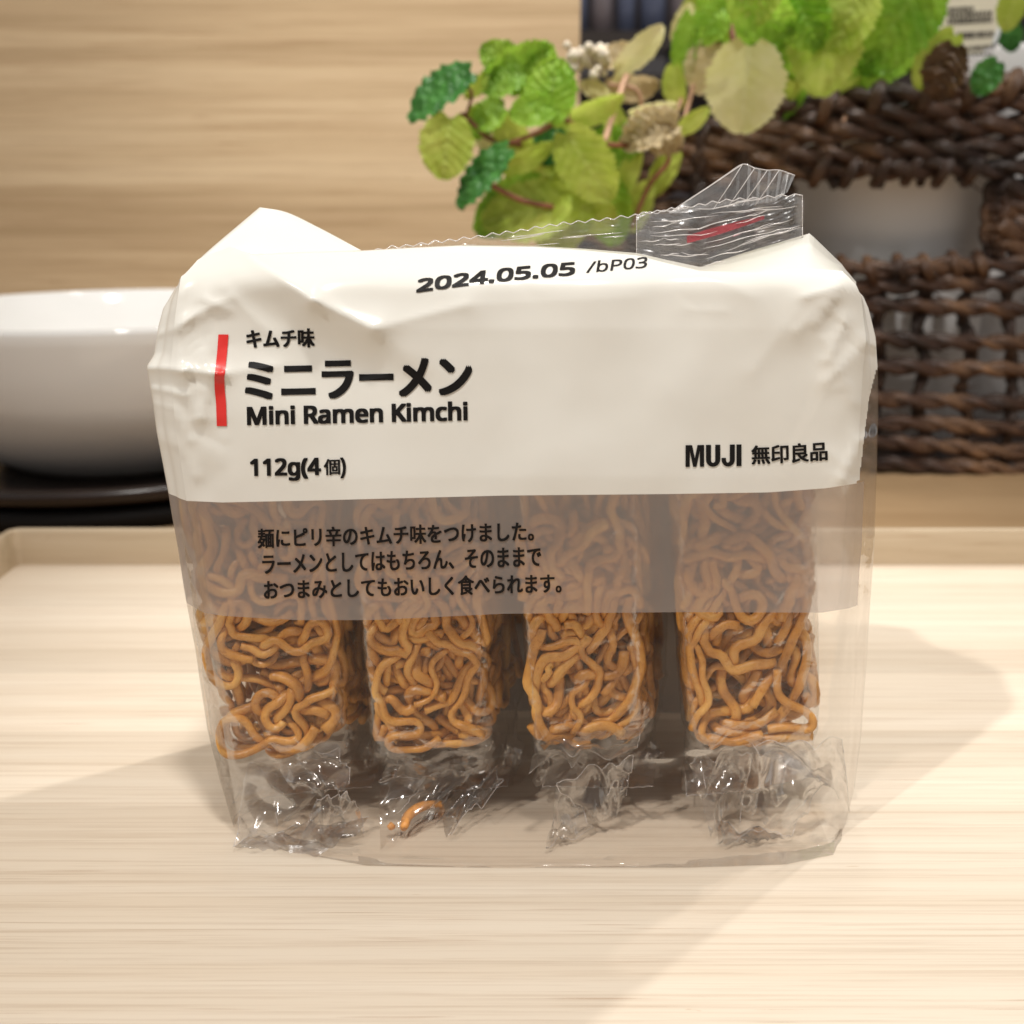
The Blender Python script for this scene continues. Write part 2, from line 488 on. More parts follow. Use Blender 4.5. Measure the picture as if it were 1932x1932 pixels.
M['flower'] = plain('dried_flower', (0.70, 0.62, 0.50), 0.8, 0.2, 0.3, 300)
M['soil'] = plain('dark_soil', (0.03, 0.02, 0.014), 0.9, 0.1, 0.5, 200, 0.8)
LM = {
    'bright': leaf_mat('leaf_bright', (0.24, 0.52, 0.03), (0.50, 0.76, 0.10), (0.60, 0.80, 0.22), 0.42),
    'green': leaf_mat('leaf_green', (0.16, 0.38, 0.025), (0.36, 0.58, 0.06), (0.42, 0.62, 0.14), 0.42),
    'dark': leaf_mat('leaf_dark', (0.03, 0.15, 0.03), (0.10, 0.32, 0.06), (0.16, 0.38, 0.10), 0.25, 0.8),
    'lime': leaf_mat('leaf_lime', (0.46, 0.64, 0.07), (0.68, 0.79, 0.18), (0.76, 0.82, 0.30), 0.45, 0.35),
    'olive': leaf_mat('leaf_olive', (0.38, 0.50, 0.05), (0.58, 0.66, 0.13), (0.66, 0.70, 0.24), 0.45, 0.35),
    'pale': leaf_mat('leaf_pale', (0.74, 0.72, 0.30), (0.85, 0.80, 0.48), (0.87, 0.83, 0.55), 0.45, 0.15),
    'tan': leaf_mat('leaf_tan', (0.62, 0.50, 0.28), (0.80, 0.67, 0.43), (0.82, 0.70, 0.50), 0.35, 0.4),
    'brown': leaf_mat('leaf_brown', (0.10, 0.055, 0.028), (0.18, 0.10, 0.05), (0.20, 0.12, 0.07), 0.2, 0.5),
}
M['shelf'] = plain('dark_brown_shelf', (0.035, 0.022, 0.017), 0.5)
M['shelf_back'] = plain('shelf_back', (0.06, 0.05, 0.055), 0.6, 0.3, 0.4, 9)
M['bottle_blue'] = plain('blue_grey_bottle', (0.16, 0.19, 0.30), 0.15)
M['bottle_mauve'] = plain('mauve_bottle', (0.28, 0.24, 0.26), 0.2)
M['carton'] = plain('grey_carton', (0.16, 0.155, 0.17), 0.6)

# ------------------------------------------------------------------ setting: table, tray, board
TZ = -0.007
tb = MB(); tb.box((-1.6, -0.4, TZ - 0.03), (1.6, 1.25, TZ))
tab = tb.build('table', M['table'], smooth=False)
tag(tab, 'warm brown wooden table top under the bamboo tray and the basket', 'table')
struct(tab)

TX0, TX1, TY0, TY1, TH = -0.2165, 0.30, 0.06, 0.4565, 0.0162
tray = thing('serving_tray', 'pale bamboo serving tray with a low raised rim under the noodle bag', 'tray', ((TX0 + TX1) / 2, (TY0 + TY1) / 2, TZ))
mb = MB()
nx, ny = 12, 12
mb.grid([[Vector((TX0 + (TX1 - TX0) * i / nx, TY0 + (TY1 - TY0) * j / ny, 0)) for i in range(nx + 1)] for j in range(ny + 1)])
mb.build('base', M['tray'], tray)


def rrect(x0, x1, y0, y1, r, n=8):
    pts = []
    for cx, cy_, a0 in ((x1 - r, y1 - r, 0), (x0 + r, y1 - r, 90), (x0 + r, y0 + r, 180), (x1 - r, y0 + r, 270)):
        for k in range(n + 1):
            a = R(a0 + 90 * k / n); pts.append((cx + r * math.cos(a), cy_ + r * math.sin(a)))
    return pts


prof = [(0.0, -0.0002), (0.0001, TH - 0.0012), (0.0006, TH - 0.0003), (0.0011, TH), (0.0026, TH), (0.0031, TH - 0.0003), (0.0035, TH - 0.0012), (0.0035, TZ + 0.001), (0.003, TZ + 0.0002)]
mb = MB(); rows = []
for off, z in prof:
    rows.append([Vector((x, y, z)) for x, y in rrect(TX0 - off, TX1 + off, TY0 - off, TY1 + off, 0.0028 + off)])
mb.grid(rows, close=True)
mb.build('rim', M['tray_rim'], tray)

BX = 0.0535
bb = MB(); bb.box((-1.3, 0.93, TZ), (BX, 0.948, 1.2))
bo = bb.build('display_board', M['board'], smooth=False, loc=(-0.6, 0.93, TZ))
bevel(bo, 0.0012)
tag(bo, 'upright bamboo display board with horizontal grain behind the white bowl', 'board')

# ------------------------------------------------------------------ bowl on its dark saucer
BC = (-0.236, 0.662)
bowl = thing('bowl', 'large white glazed bowl on a dark saucer beside the bamboo board', 'bowl', (BC[0], BC[1], 0.016))
mb = MB()
pr = [(0.0, 0.006), (0.055, 0.006), (0.064, 0.003), (0.066, 0.0), (0.070, 0.0), (0.074, 0.003), (0.088, 0.0085), (0.102, 0.018), (0.113, 0.030), (0.1200, 0.043), (0.1245, 0.058), (0.1282, 0.071), (0.1295, 0.0765), (0.1290, 0.0785), (0.1272, 0.0788), (0.1255, 0.0775), (0.1215, 0.062), (0.113, 0.041), (0.100, 0.025), (0.080, 0.014), (0.05, 0.009), (0.0, 0.008)]
pr = [(r_, z_ * 1.114) for r_, z_ in pr]
mb.lathe(pr, (BC[0], BC[1], 0.005), 128)
mb.build('bowl_body', M['ceramic'], bowl)
sauc = thing('saucer', 'dark brown lacquer saucer on a black round foot under the white bowl', 'saucer', (BC[0], BC[1], TZ))
mb = MB()
mb.lathe([(0.0, 0.0045), (0.085, 0.0045), (0.105, 0.0075), (0.128, 0.0130), (0.138, 0.0155), (0.1425, 0.0150), (0.1435, 0.0125), (0.141, 0.0085), (0.132, 0.0045), (0.09, 0.0025), (0.0, 0.0025)], (BC[0], BC[1], 0.0), 128)
mb.build('plate', M['lacquer'], sauc)
mb = MB()
mb.lathe([(0.0, 0.0015), (0.125, 0.0015), (0.134, 0.0042), (0.1375, 0.003), (0.1375, TZ + 0.0003), (0.0, TZ + 0.0003)], (BC[0], BC[1], 0.0), 128)
mb.build('foot', M['black'], sauc)

# ------------------------------------------------------------------ the bag
xiL = [(470, 352), (530, 340), (600, 330), (690, 322), (800, 330), (945, 352), (1209, 393), (1400, 425), (1592, 456)]
xoL = [(460, 360), (520, 336), (560, 313), (600, 304), (640, 299), (665, 296), (692, 281), (720, 284), (770, 292), (830, 300), (945, 322), (1100, 346), (1250, 372), (1400, 394), (1500, 418), (1592, 446)]
xiR = [(500, 1600), (530, 1612), (560, 1625), (640, 1634), (700, 1628), (800, 1622), (894, 1617), (1033, 1612), (1231, 1594), (1400, 1586), (1500, 1580), (1615, 1572)]
xoR = [(500, 1606), (530, 1622), (560, 1632), (625, 1646), (700, 1651), (800, 1652), (894, 1651), (1053, 1645), (1251, 1633), (1410, 1621), (1517, 1609), (1615, 1582)]
ridge = [(345, 522), (376, 487), (437, 465), (475, 482), (560, 478), (679, 474), (780, 468), (870, 464), (1000, 466), (1100, 472), (1202, 482), (1260, 497), (1320, 511), (1420, 514), (1520, 506), (1590, 512), (1622, 545)]
bandA = [(320, 943), (352, 945), (420, 948), (600, 944), (950, 935), (1270, 932), (1450, 929), (1560, 921), (1617, 912)]
bandB = [(350, 1148), (385, 1156), (420, 1162), (560, 1170), (700, 1170), (950, 1158), (1280, 1155), (1550, 1156), (1600, 1148)]
botm = [(446, 1590), (530, 1603), (690, 1633), (900, 1637), (1300, 1637), (1480, 1631), (1575, 1612)]


def segdist(px, py, a, b):
    ax, ay = a; bx, by = b
    vx, vy = bx - ax, by - ay
    L2 = vx * vx + vy * vy
    t = max(0, min(1, ((px - ax) * vx + (py - ay) * vy) / L2))
    dx, dy = px - ax - t * vx, py - ay - t * vy
    return math.hypot(dx, dy), (vx * (py - ay) - vy * (px - ax)) / math.sqrt(L2), t


# creases: (a, b, amplitude in metres toward the viewer, softness in picture units)
CREASE = [((470, 482), (590, 566), 0.0026, 26), ((590, 566), (705, 620), 0.0024, 26), ((705, 620), (880, 575), 0.0012, 34),
          ((282, 692), (420, 706), 0.0016, 12), ((420, 706), (520, 690), 0.0007, 18), ((330, 560), (345, 700), 0.0016, 16),
          ((345, 700), (372, 790), 0.0014, 16), ((300, 640), (360, 600), 0.0012, 12), ((355, 600), (440, 560), 0.0008, 18),
          ((400, 660), (380, 590), 0.0010, 14), ((375, 560), (430, 585), 0.0008, 10), ((322, 760), (360, 830), 0.0012, 16),
          ((352, 620), (398, 705), 0.0007, 9), ((398, 705), (380, 790), 0.0007, 10), ((330, 830), (372, 900), 0.0008, 12), ((300, 735), (352, 745), 0.0010, 9), ((420, 540), (520, 640), 0.0005, 14),
          ((1560, 640), (1610, 760), 0.0007, 12), ((1500, 590), (1420, 700), 0.0005, 40), ((1575, 560), (1540, 610), 0.0009, 10), ((1600, 600), (1560, 680), 0.0008, 10), ((880, 575), (1200, 560), 0.0004, 40),
          ((1520, 560), (1618, 530), 0.0016, 22), ((1505, 625), (1560, 560), 0.0010, 26), ((1640, 640), (1560, 720), 0.0010, 22),
          ((1320, 512), (1420, 560), 0.0008, 40), ((1590, 905), (1622, 830), 0.0012, 14)]

_r = random.Random(77)
for _k in range(26):
    if _k < 13: _x, _y = _r.uniform(318, 430), _r.uniform(540, 920)
    elif _k < 20: _x, _y = _r.uniform(1540, 1625), _r.uniform(540, 900)
    else: _x, _y = _r.uniform(900, 1560), _r.uniform(505, 640)
    _a = _r.uniform(-0.9, 0.9) + (1.57 if _k < 20 and _r.random() < 0.4 else 0); _l = _r.uniform(25, 75)
    CREASE.append(((_x, _y), (_x + _l * math.cos(_a), _y + _l * math.sin(_a)), _r.uniform(0.00012, 0.00036) * _r.choice((1, 1, -1)), _r.uniform(5, 11) * (1 if _k < 20 else 2.6)))


def Yf(px, py):
    l = interp(py, xiL); r = interp(py, xiR)
    u = min(1, max(0, (px - l) / (r - l)))
    b = max(0.0, math.sin(math.pi * u)) ** 0.6
    wv = interp(py, [(460, 0.30), (620, 0.60), (900, 0.82), (1200, 0.80), (1450, 0.72), (1600, 0.98)])
    y = 0.2412 - 0.0105 * b * wv
    y += 0.010 * sstep(560, 455, py) ** 1.6                       # rolls back to the ridge
    for a, c, amp, so in CREASE:
        d, sd, t = segdist(px, py, a, c)
        if d < so * 5: y -= amp * math.exp(-d / so)
    # the left shoulder dents in behind the long crease
    d, sd, t = segdist(px, py, (470, 482), (705, 620))
    if sd > 0: y += 0.0022 * sstep(0, 90, sd) * sstep(300, 120, d) * sstep(820, 640, py)
    n = noise.noise(Vector((px / 150, py / 190, 3.1))) * 0.0008 + noise.noise(Vector((px / 60, py / 70, 9.1))) * 0.0009 * (sstep(480, 330, px) + 0.6 * sstep(1540, 1640, px) + 0.12)
    if py > 1420: n += noise.noise(Vector((px / 55, py / 45, 1.7))) * 0.0011
    return y - n * sstep(0, 0.04, u) * sstep(1, 0.96, u)


bag = thing('noodle_bag', 'clear plastic bag with white printed top and red bar standing upright on the bamboo tray', 'snack bag', (0.004, 0.262, 0.0006))
NU = 150
seqs = [(ridge, bandA, 78), (bandA, bandB, 32), (bandB, botm, 66)]


def front_pt(u, ca, cb, t):
    px = 400 + u * 1200
    for _ in range(4):
        py = interp(px, ca) * (1 - t) + interp(px, cb) * t
        l, r = interp(py, xiL), interp(py, xiR)
        px = l + u * (r - l)
    p = P(px, py, Yf(px, py))
    if p.z < 0.0003: p.z = 0.0003
    if cb is botm and t > 0.999: p = PZ(px, py, 0.0004)
    return p, px, py


front_rows = []; zone = []
for si, (ca, cb, n) in enumerate(seqs):
    rows = []
    for i in range(n + 1):
        row = [front_pt(j / NU, ca, cb, i / n) for j in range(NU + 1)]
        rows.append([q[0] for q in row])
        if i < n or si == 2:
            front_rows.append([q[0] for q in row]); zone.append(si)
            front_rows[-1].append((row[0][2], row[-1][2]))
    mb = MB(); mb.grid(rows)
    mb.build(['printed_panel', 'frosted_band', 'clear_window'][si], [M['white'], M['frost'], M['film']][si], bag)
edge_py = [r.pop() for r in front_rows]

BACKY = 0.310


def side_rows(sgn):
    rows = []
    for k, r in enumerate(front_rows):
        f = r[0] if sgn < 0 else r[-1]
        py = edge_py[k][0 if sgn < 0 else 1]
        xo = interp(py, xoL if sgn < 0 else xoR); xi = interp(py, xiL if sgn < 0 else xiR)
        z = f.z
        wob = noise.noise(Vector((z * 90, sgn * 3, 1))) * 2.2
        o1 = XZ(xo * 0.6 + xi * 0.4 + wob, f.y + 0.0035, z); o = XZ(xo, f.y + 0.010, z)
        bx = f.x * 0.985 + 0.005
        c = Vector((o.x - sgn * 0.006 + sgn * 0.002 * noise.noise(Vector((z * 60, 7, sgn))), f.y + 0.027, z))
        o2 = Vector((bx * 0.5 + o.x * 0.5, BACKY - 0.008, z)); bk = Vector((bx, BACKY, z))
        dr = 0.017 * sstep(0.108, 0.146, z)
        for q, kk in ((o1, 0.10), (o, 0.35), (c, 0.7), (o2, 1.0), (bk, 1.0)): q.z -= dr * kk
        bk.x -= sgn * dr * 1.1; o2.x -= sgn * dr * 0.9; c.x -= sgn * dr * 0.4
        rows.append(catmull([f, o1, o, c, o2, bk], 61))
    return rows


sides = {}
for sgn in (-1, 1):
    rows = side_rows(sgn); sides[sgn] = rows
    mi = []
    for i in range(len(rows) - 1):
        py = edge_py[i][0 if sgn < 0 else 1]
        z_ = zone[i]
        for j in range(len(rows[0]) - 1):
            if sgn > 0: mi.append(0 if j < interp(py, [(640, 62), (668, 30), (700, 17), (760, 10), (840, 5), (905, 2), (906, 0)]) else (1 if z_ == 1 and j < 8 else 2))
            else: mi.append(z_)
    mb = MB(); mb.grid(rows)
    o = obj('side_gusset', mb.v, mb.f, [M['white'], M['frost'], M['film']], bag, True, mb.uv, None, mi)

# back panel
rowsb = []
for k in range(len(front_rows)):
    a, b = sides[-1][k][-1], sides[1][k][-1]
    row = []
    for j in range(41):
        u = j / 40
        p = a.lerp(b, u); p.y += 0.004 * math.sin(math.pi * u) + 0.0008 * noise.noise(Vector((p.x * 60, p.z * 60, 5)))
        row.append(p)
    rowsb.append(row)
for p in rowsb[-1]: p.z = -0.0006
mb = MB(); mb.grid(rowsb)
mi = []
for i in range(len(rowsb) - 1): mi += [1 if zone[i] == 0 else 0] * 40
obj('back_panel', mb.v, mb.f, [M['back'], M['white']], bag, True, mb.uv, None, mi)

# bottom: front bottom edge to back bottom edge, slightly wrinkled
rows = []
fb = front_rows[-1]; bk = [Vector(p) for p in rowsb[-1]]
for i in range(15):
    t = i / 14 * 0.94; row = []
    for j in range(61):
        u = j / 60
        f = fb[int(round(u * NU))]; b = bk[int(round(u * 40))]
        p = f.lerp(b, t); p.z = 0.0004 + 0.0016 * abs(noise.noise(Vector((p.x * 110, p.y * 110, 2)))) * math.sin(math.pi * t)
        row.append(p)
    rows.append(row)
MB().grid(rows).build('bottom_film', M['film'], bag)

# top: from the front ridge back to the fin, and from the fin to the back panel
FINY = 0.263
finb = [(345, 540), (400, 500), (437, 488), (560, 486), (690, 484), (870, 474), (1000, 474), (1100, 478), (1202, 484), (1320, 505), (1400, 478), (1528, 440), (1590, 500), (1622, 548)]
r0 = front_rows[0]
fin = []
rows = [[], [], [], [], [], [], []]
for j in range(NU + 1):
    f = r0[j]
    dx = f.x / depth(f.y, f.z) * F + 966
    q = P(dx, interp(dx, finb), FINY)
    b = rowsb[0][int(round(j / NU * 40))]
    m1 = f.lerp(q, 0.35) + Vector((0, 0, 0.0006)); m2 = f.lerp(q, 0.7) + Vector((0, 0, -0.0004))
    rows[0].append(f); rows[1].append(m1); rows[2].append(m2); rows[3].append(q)
    rows[4].append(q.lerp(b, 0.4) + Vector((0, 0, 0.0008))); rows[5].append(q.lerp(b, 0.75) + Vector((0, 0, 0.0008))); rows[6].append(b)
    fin.append(q)
MB().grid(rows).build('top_fold', M['white'], bag)

# raised corner of white film at the left of the top
rows = []
A = [P(338, 528, 0.2460), P(372, 492, 0.2500), P(410, 458, 0.2550), P(450, 425, 0.2620), P(490, 391, 0.2680)]
B = [P(476, 488, 0.2480), P(530, 484, 0.2500), P(590, 482, 0.2530), P(645, 477, 0.2570), P(690, 475, 0.2610)]
Cc = catmull(A, 24); Dd = catmull(B, 24)
top_edge = catmull([P(490, 391, 0.268), P(540, 400, 0.2675), P(600, 428, 0.2655), P(650, 455, 0.263), P(690, 477, 0.261)], 24)
for i in range(24):
    row = []
    for j in range(24):
        u = i / 23; v = j / 23
        left = Cc[i]; right = Dd[i]
        p = left.lerp(right, v)
        if True:
            # blend the outer edge toward the curved top edge
            e = top_edge[j]
            p = p.lerp(e, u ** 2.0)
        p = p + Vector((0, -1, 0)) * (0.0018 * math.sin(math.pi * u) * math.sin(math.pi * v) + 0.0006 * noise.noise(Vector((u * 3, v * 3, 8))))
        row.append(p)
    rows.append(row)
solid(MB().grid(rows).build('corner_flap', M['white'], bag), 0.0002)

# fin seal with a zigzag edge
ztop = [(676, 475), (760, 463), (864, 450), (971, 435), (1050, 422), (1202, 405), (1290, 391), (1370, 378), (1455, 371), (1514, 366)]


def strip(x0, x1, Y, lowpy, toppy, tooth, pitch, wig, seed, nrow=40, rid=0.00022, lam_=11.0):
    n = int((x1 - x0) / 3.0); rows = []
    for i in range(nrow + 1):
        t = i / nrow; row = []
        for j in range(n + 1):
            x = x0 + (x1 - x0) * j / n
            ph = ((x - x0) / pitch) % 1.0
            tz = (1 - abs(2 * ph - 1)) * tooth
            yt = interp(x, toppy) + tooth * 0.6 - tz * (0.8 + 0.4 * noise.noise(Vector((x / 40, seed, 0))))
            yl = interp(x, lowpy)
            y = yl + (yt - yl) * t
            d = wig * (noise.noise(Vector((x / 70, t * 1.3, seed))) + 0.6 * noise.noise(Vector((x / 24, t * 5, seed + 4))) + 0.0)
            d += rid * math.sin(t * abs(yl - yt) / lam_ * 6.283 + 3.5 * noise.noise(Vector((x / 45, t * 2, seed)))) * (0.35 + 0.9 * abs(noise.noise(Vector((x / 38, t * 4, seed + 9)))))
            row.append(P(x, y, Y + d))
        rows.append(row)
    return rows


MB().grid(strip(672, 1300, FINY + 0.0006, [(672, 492), (1202, 492), (1320, 516)], ztop, 7.5, 27, 0.0007, 1, 40, 0.00013)).build('fin_seal', M['seal'], bag)
FINR = strip(672, 1300, FINY + 0.0006, [(672, 492), (1202, 492), (1320, 516)], ztop, 7.5, 27, 0.0007, 1)[-1]
MB().tube(FINR, 0.00013, 5).build('painted_zigzag_glint', M['edge'], bag)  # highlight along the teeth, painted as a pale tube
tape_low = [(1200, 490), (1320, 514), (1400, 488), (1524, 446)]
tape_top = [(1200, 404), (1290, 390), (1370, 377), (1455, 370), (1514, 365)]
TR = strip(1201, 1514, FINY - 0.0012, tape_low, tape_top, 6.5, 26, 0.0012, 2, 64, 0.00013, 9.5)
mb = MB(); mb.grid(TR)
mb.tube(TR[-1], 0.00014, 5, mi=1); mb.tube([r_[-1] for r_ in TR], 0.00014, 5, mi=1); mb.tube([r_[0] for r_ in TR], 0.00010, 5, mi=1)  # pale tubes paint the bright outline of the tape
mb.build('closing_tape', [M['tape'], M['edge']], bag)
# pale tubes that paint bright streaks along folds of tape and fin
mb = MB(); rng = random.Random(31)
for k in range(30):
    x0 = rng.uniform(1205, 1440); L_ = rng.uniform(30, 150); x1 = min(1512, x0 + L_); t0 = rng.uniform(0.06, 0.93); t1 = t0 + rng.uniform(-0.06, 0.10)
    pts = []
    for i in range(9):
        x = x0 + (x1 - x0) * i / 8; t = t0 + (t1 - t0) * i / 8 + 0.012 * math.sin(i * 1.1 + k)
        y = interp(x, tape_low) + (interp(x, tape_top) - interp(x, tape_low)) * min(0.97, max(0.03, t))
        pts.append(P(x, y, FINY - 0.0028))
    mb.tube(pts, [0.00003 + rng.uniform(0.00004, 0.00013) * math.sin(math.pi * i / 8) for i in range(9)], 6)
for k in range(16):
    x0 = rng.uniform(720, 1150); L_ = rng.uniform(20, 90); t0 = rng.uniform(0.35, 0.9); pts = []
    for i in range(7):
        x = min(1198, x0 + L_ * i / 6); yl = interp(x, [(672, 492), (1202, 492)]); y = yl + (interp(x, ztop) + 6 - yl) * t0
        pts.append(P(x, y, FINY - 0.0006))
    mb.tube(pts, [0.00003 + rng.uniform(0.00003, 0.00009) * math.sin(math.pi * i / 6) for i in range(7)], 6)
mb.build('painted_fold_glint', M['edge'], bag)
# red tear mark under the tape
rows = []
for i in range(5):
    row = []
    for j in range(25):
        u = j / 24; v = i / 4
        x = 1296 + (1442 - 1296) * u; y = 452 - 42 * u + 16 * (v - 0.5) * (0.4 + 0.6 * math.sin(math.pi * min(1, u * 0.7 + 0.3)))
        row.append(P(x, y, FINY - 0.0026 + 0.0003 * noise.noise(Vector((u * 6, v, 3)))))
    rows.append(row)
MB().grid(rows).build('red_tear_mark', film('red_film', (0.9, 0.45, 0.48), 0.30, (0.85, 0.12, 0.15), 0.2, 1.0), bag)
# pleated end of the tape standing above the seal
pa = [(1262, 402), (1300, 376), (1340, 350), (1372, 328), (1401, 310), (1424, 317), (1448, 321), (1470, 321), (1500, 331)]
pb = [(1290, 402), (1316, 398), (1344, 394), (1372, 390), (1398, 388), (1420, 386), (1442, 384), (1462, 380), (1486, 362)]
rows = []
A = catmull([P(x, y, 0.2655) for x, y in pa], 81); B = catmull([P(x, y, 0.2640) for x, y in pb], 81)
for i in range(9):
    t = i / 8; row = []
    for j in range(81):
        u = j / 80
        d = 0.0
        if u > 0.28: d = 0.0009 * (abs(((u - 0.28) * 9.5) % 1.0 - 0.5) * 2 - 0.5)
        row.append(A[j].lerp(B[j], t) + Vector((0.25 * d, d, 0)))
    rows.append(row)
mb = MB(); mb.grid(rows); mb.tube(A, 0.00013, 5, mi=1)  # top border highlight painted with a pale tube
mb.build('pleated_tape_end', [M['tape'], M['edge']], bag)
# pale tubes that paint the highlights along the pleat edges
mb = MB()
for (a, b) in (((1401, 310), (1345, 396)), ((1424, 317), (1372, 392)), ((1448, 321), (1400, 388)), ((1470, 321), (1424, 388)), ((1262, 402), (1401, 310))):
    mb.tube([P(a[0], a[1], 0.2643), P((a[0] + b[0]) / 2 + 1, (a[1] + b[1]) / 2, 0.2638), P(b[0], b[1], 0.2632)], 0.00011, 6)
mb.build('painted_pleat_glint', M['edge'], bag)


# ------------------------------------------------------------------ lettering printed on the bag
try:
    LATIN = bpy.data.fonts.load(bpy.utils.system_resource('DATAFILES', path='fonts') + '/NotoSansHebrew-Regular.woff2')
except Exception:
    LATIN = None                                    # Blender's own default font


def text_mesh(body, shear=0.0, latin=True):
    c = bpy.data.curves.new('lettering', 'FONT'); c.body = body; c.shear = shear
    if LATIN is not None and latin: c.font = LATIN
    c.resolution_u = 4
    o = bpy.data.objects.new('lettering', c); COL.objects.link(o)
    dg = bpy.context.evaluated_depsgraph_get(); dg.update()
    me = bpy.data.meshes.new_from_object(o.evaluated_get(dg))
    vs = [v.co.copy() for v in me.vertices]; fs_ = [tuple(p.vertices) for p in me.polygons]
    bpy.data.objects.remove(o); bpy.data.curves.remove(c); bpy.data.meshes.remove(me)
    return vs, fs_


def lettering(body, x0, x1, ybot0, ybot1, height, off=0.0, name='lettering', shear=0.0, bow=0.0, mat='ink', vref=None, latin=False):
    """off: how much the strokes are thickened, in picture units."""
    vs, fs_ = text_mesh(body, shear, latin)
    xs = [v.x for v in vs]; ys = [v.y for v in vs]
    xa, xb, ya, yb = min(xs), max(xs), min(ys), max(ys)
    if vref is not None: ya = 0.0; yb = max(v.y for v in text_mesh('H', 0.0, latin)[0])
    mb = MB(); x0 += off; x1 -= off; height -= 2 * off; ybot0 -= off; ybot1 -= off
    shifts = [(0, 0)] + ([(off * i, off * j * 0.65) for i in (-1, 0, 1) for j in (-1, 0, 1) if i or j] if off else [])
    for k, (sx, sy) in enumerate(shifts):
        out = []
        for v in vs:
            t = (v.x - xa) / (xb - xa)
            px = x0 + (x1 - x0) * t
            py = ybot0 + (ybot1 - ybot0) * t - bow * math.sin(math.pi * t) - (v.y - ya) / (yb - ya) * height
            px -= (ybot0 - py) * 0.02                 # follow the bag's lean
            px += sx; py += sy
            out.append(P(px, py, Yf(px, py) - 0.00016 - 0.000004 * k))
        mb.add(out, fs_)
    return obj(name, mb.v, mb.f, M[mat], bag, False)


lettering('キムチ味', 465, 594, 658, 656, 37, 1.4)
lettering('ミニラーメン', 462, 892, 757, 748, 76, 3.4)
lettering('Mini Ramen Kimchi', 466, 883, 803, 794, 36, 2.0, vref=(0.0, 0.727), latin=True)
lettering('112g(4', 472, 606, 899, 897, 34, 1.9, vref=(0.0, 0.727), latin=True)
lettering('個', 611, 642, 897, 896, 31, 0.8)
lettering(')', 642, 653, 903, 902, 40, 1.2, latin=True)
lettering('2024.05.05', 785, 1086, 553, 520, 27, 2.0, shear=0.08, bow=3, latin=True)
lettering('/bP03', 1106, 1222, 515, 505, 22, 0.6, shear=0.12, latin=True)
def arc(cx, cy, rx, ry, a0, a1, n=10): return [(cx + rx * math.cos(R(a0 + (a1 - a0) * k / n)), cy + ry * math.sin(R(a0 + (a1 - a0) * k / n))) for k in range(n + 1)]


SHAPES = [[(1293.5, 0), (1293.5, 41), (1306, 41), (1311, 16), (1316, 41), (1328.5, 41), (1328.5, 0), (1320.5, 0), (1320.5, 30), (1314.2, 0), (1307.8, 0), (1301.5, 30), (1301.5, 0)],
          [(1332, 41), (1332, 13)] + arc(1345.5, 13, 13.5, 13.5, 180, 360) + [(1359, 41), (1349.5, 41), (1349.5, 12)] + arc(1345.5, 12, 4, 5, 0, -180) + [(1341.5, 41)],
          [(1377, 41), (1377, 12)] + arc(1373.4, 12, 3.6, 5, 0, -180) + [(1369.8, 16), (1361.5, 16), (1361.5, 12)] + arc(1374, 12.5, 12.5, 13, 180, 360) + [(1386.5, 41)],
          [(1389.5, 0), (1389.5, 41), (1399, 41), (1399, 0)]]
mb = MB()
for shp in SHAPES:
    q = [(x, 881 - (x - 1293) * 0.015 - y) for x, y in shp]
    mb.add([P(x, y, Yf(x, y) - 0.00018) for x, y in q], [tuple(range(len(q)))])
mb.build('lettering', M['ink'], bag, False)
lettering('無印良品', 1418, 1562, 877, 869, 37, 1.1, bow=-1)
lettering('麺にピリ辛のキムチ味をつけました。', 486, 1008, 1035, 1021, 38, 1.0)
lettering('ラーメンとしてはもちろん、そのままで', 495, 1022, 1084, 1069, 38, 1.0)
lettering('おつまみとしてもおいしく食べられます。', 498, 1060, 1132, 1119, 38, 1.0)
# red bar, bent with the film
rows = []
for i in range(31):
    py = 631 + (804 - 631) * i / 30
    xr = interp(py, [(631, 431), (660, 429), (690, 426), (712, 423.5), (735, 424), (760, 426.5), (804, 428)])
    rows.append([P(xr - 19 + 19 * j / 5, py, Yf(xr - 19 + 19 * j / 5, py) - 0.00018) for j in range(6)])
MB().grid(rows).build('red_bar', M['red'], bag)


# ------------------------------------------------------------------ noodle cakes
def meander(rng, w, h, length, step=1.25):
    """A wavy strand lying in a w x h (mm) rectangle."""
    x, y = rng.uniform(2, w - 2), rng.uniform(2, h - 2); a = rng.uniform(0, 2 * math.pi)
    lam = rng.uniform(11, 22); amp = rng.uniform(0.28, 0.52); ph = rng.uniform(0, 6.28); s = 0
    bias = rng.uniform(-0.05, 0.05)
    out = [(x, y)]
    for i in range(int(length / step)):
        s += step
        k = amp * math.sin(ph + 2 * math.pi * s / lam) + bias
        if rng.random() < 0.04: lam = rng.uniform(13, 30); amp = rng.uniform(0.12, 0.42)
        mx, my = x + 4.5 * math.cos(a), y + 4.5 * math.sin(a)
        if mx < 1.3 or mx > w - 1.3 or my < 1.3 or my > h - 1.3:
            tx, ty = w / 2 - x, h / 2 - y
            cr_ = math.cos(a) * ty - math.sin(a) * tx
            k = 0.42 if cr_ > 0 else -0.42
        a += k * step
        x = min(w - 1.2, max(1.2, x + step * math.cos(a))); y = min(h - 1.2, max(1.2, y + step * math.sin(a)))
        out.append((x, y))
    return out


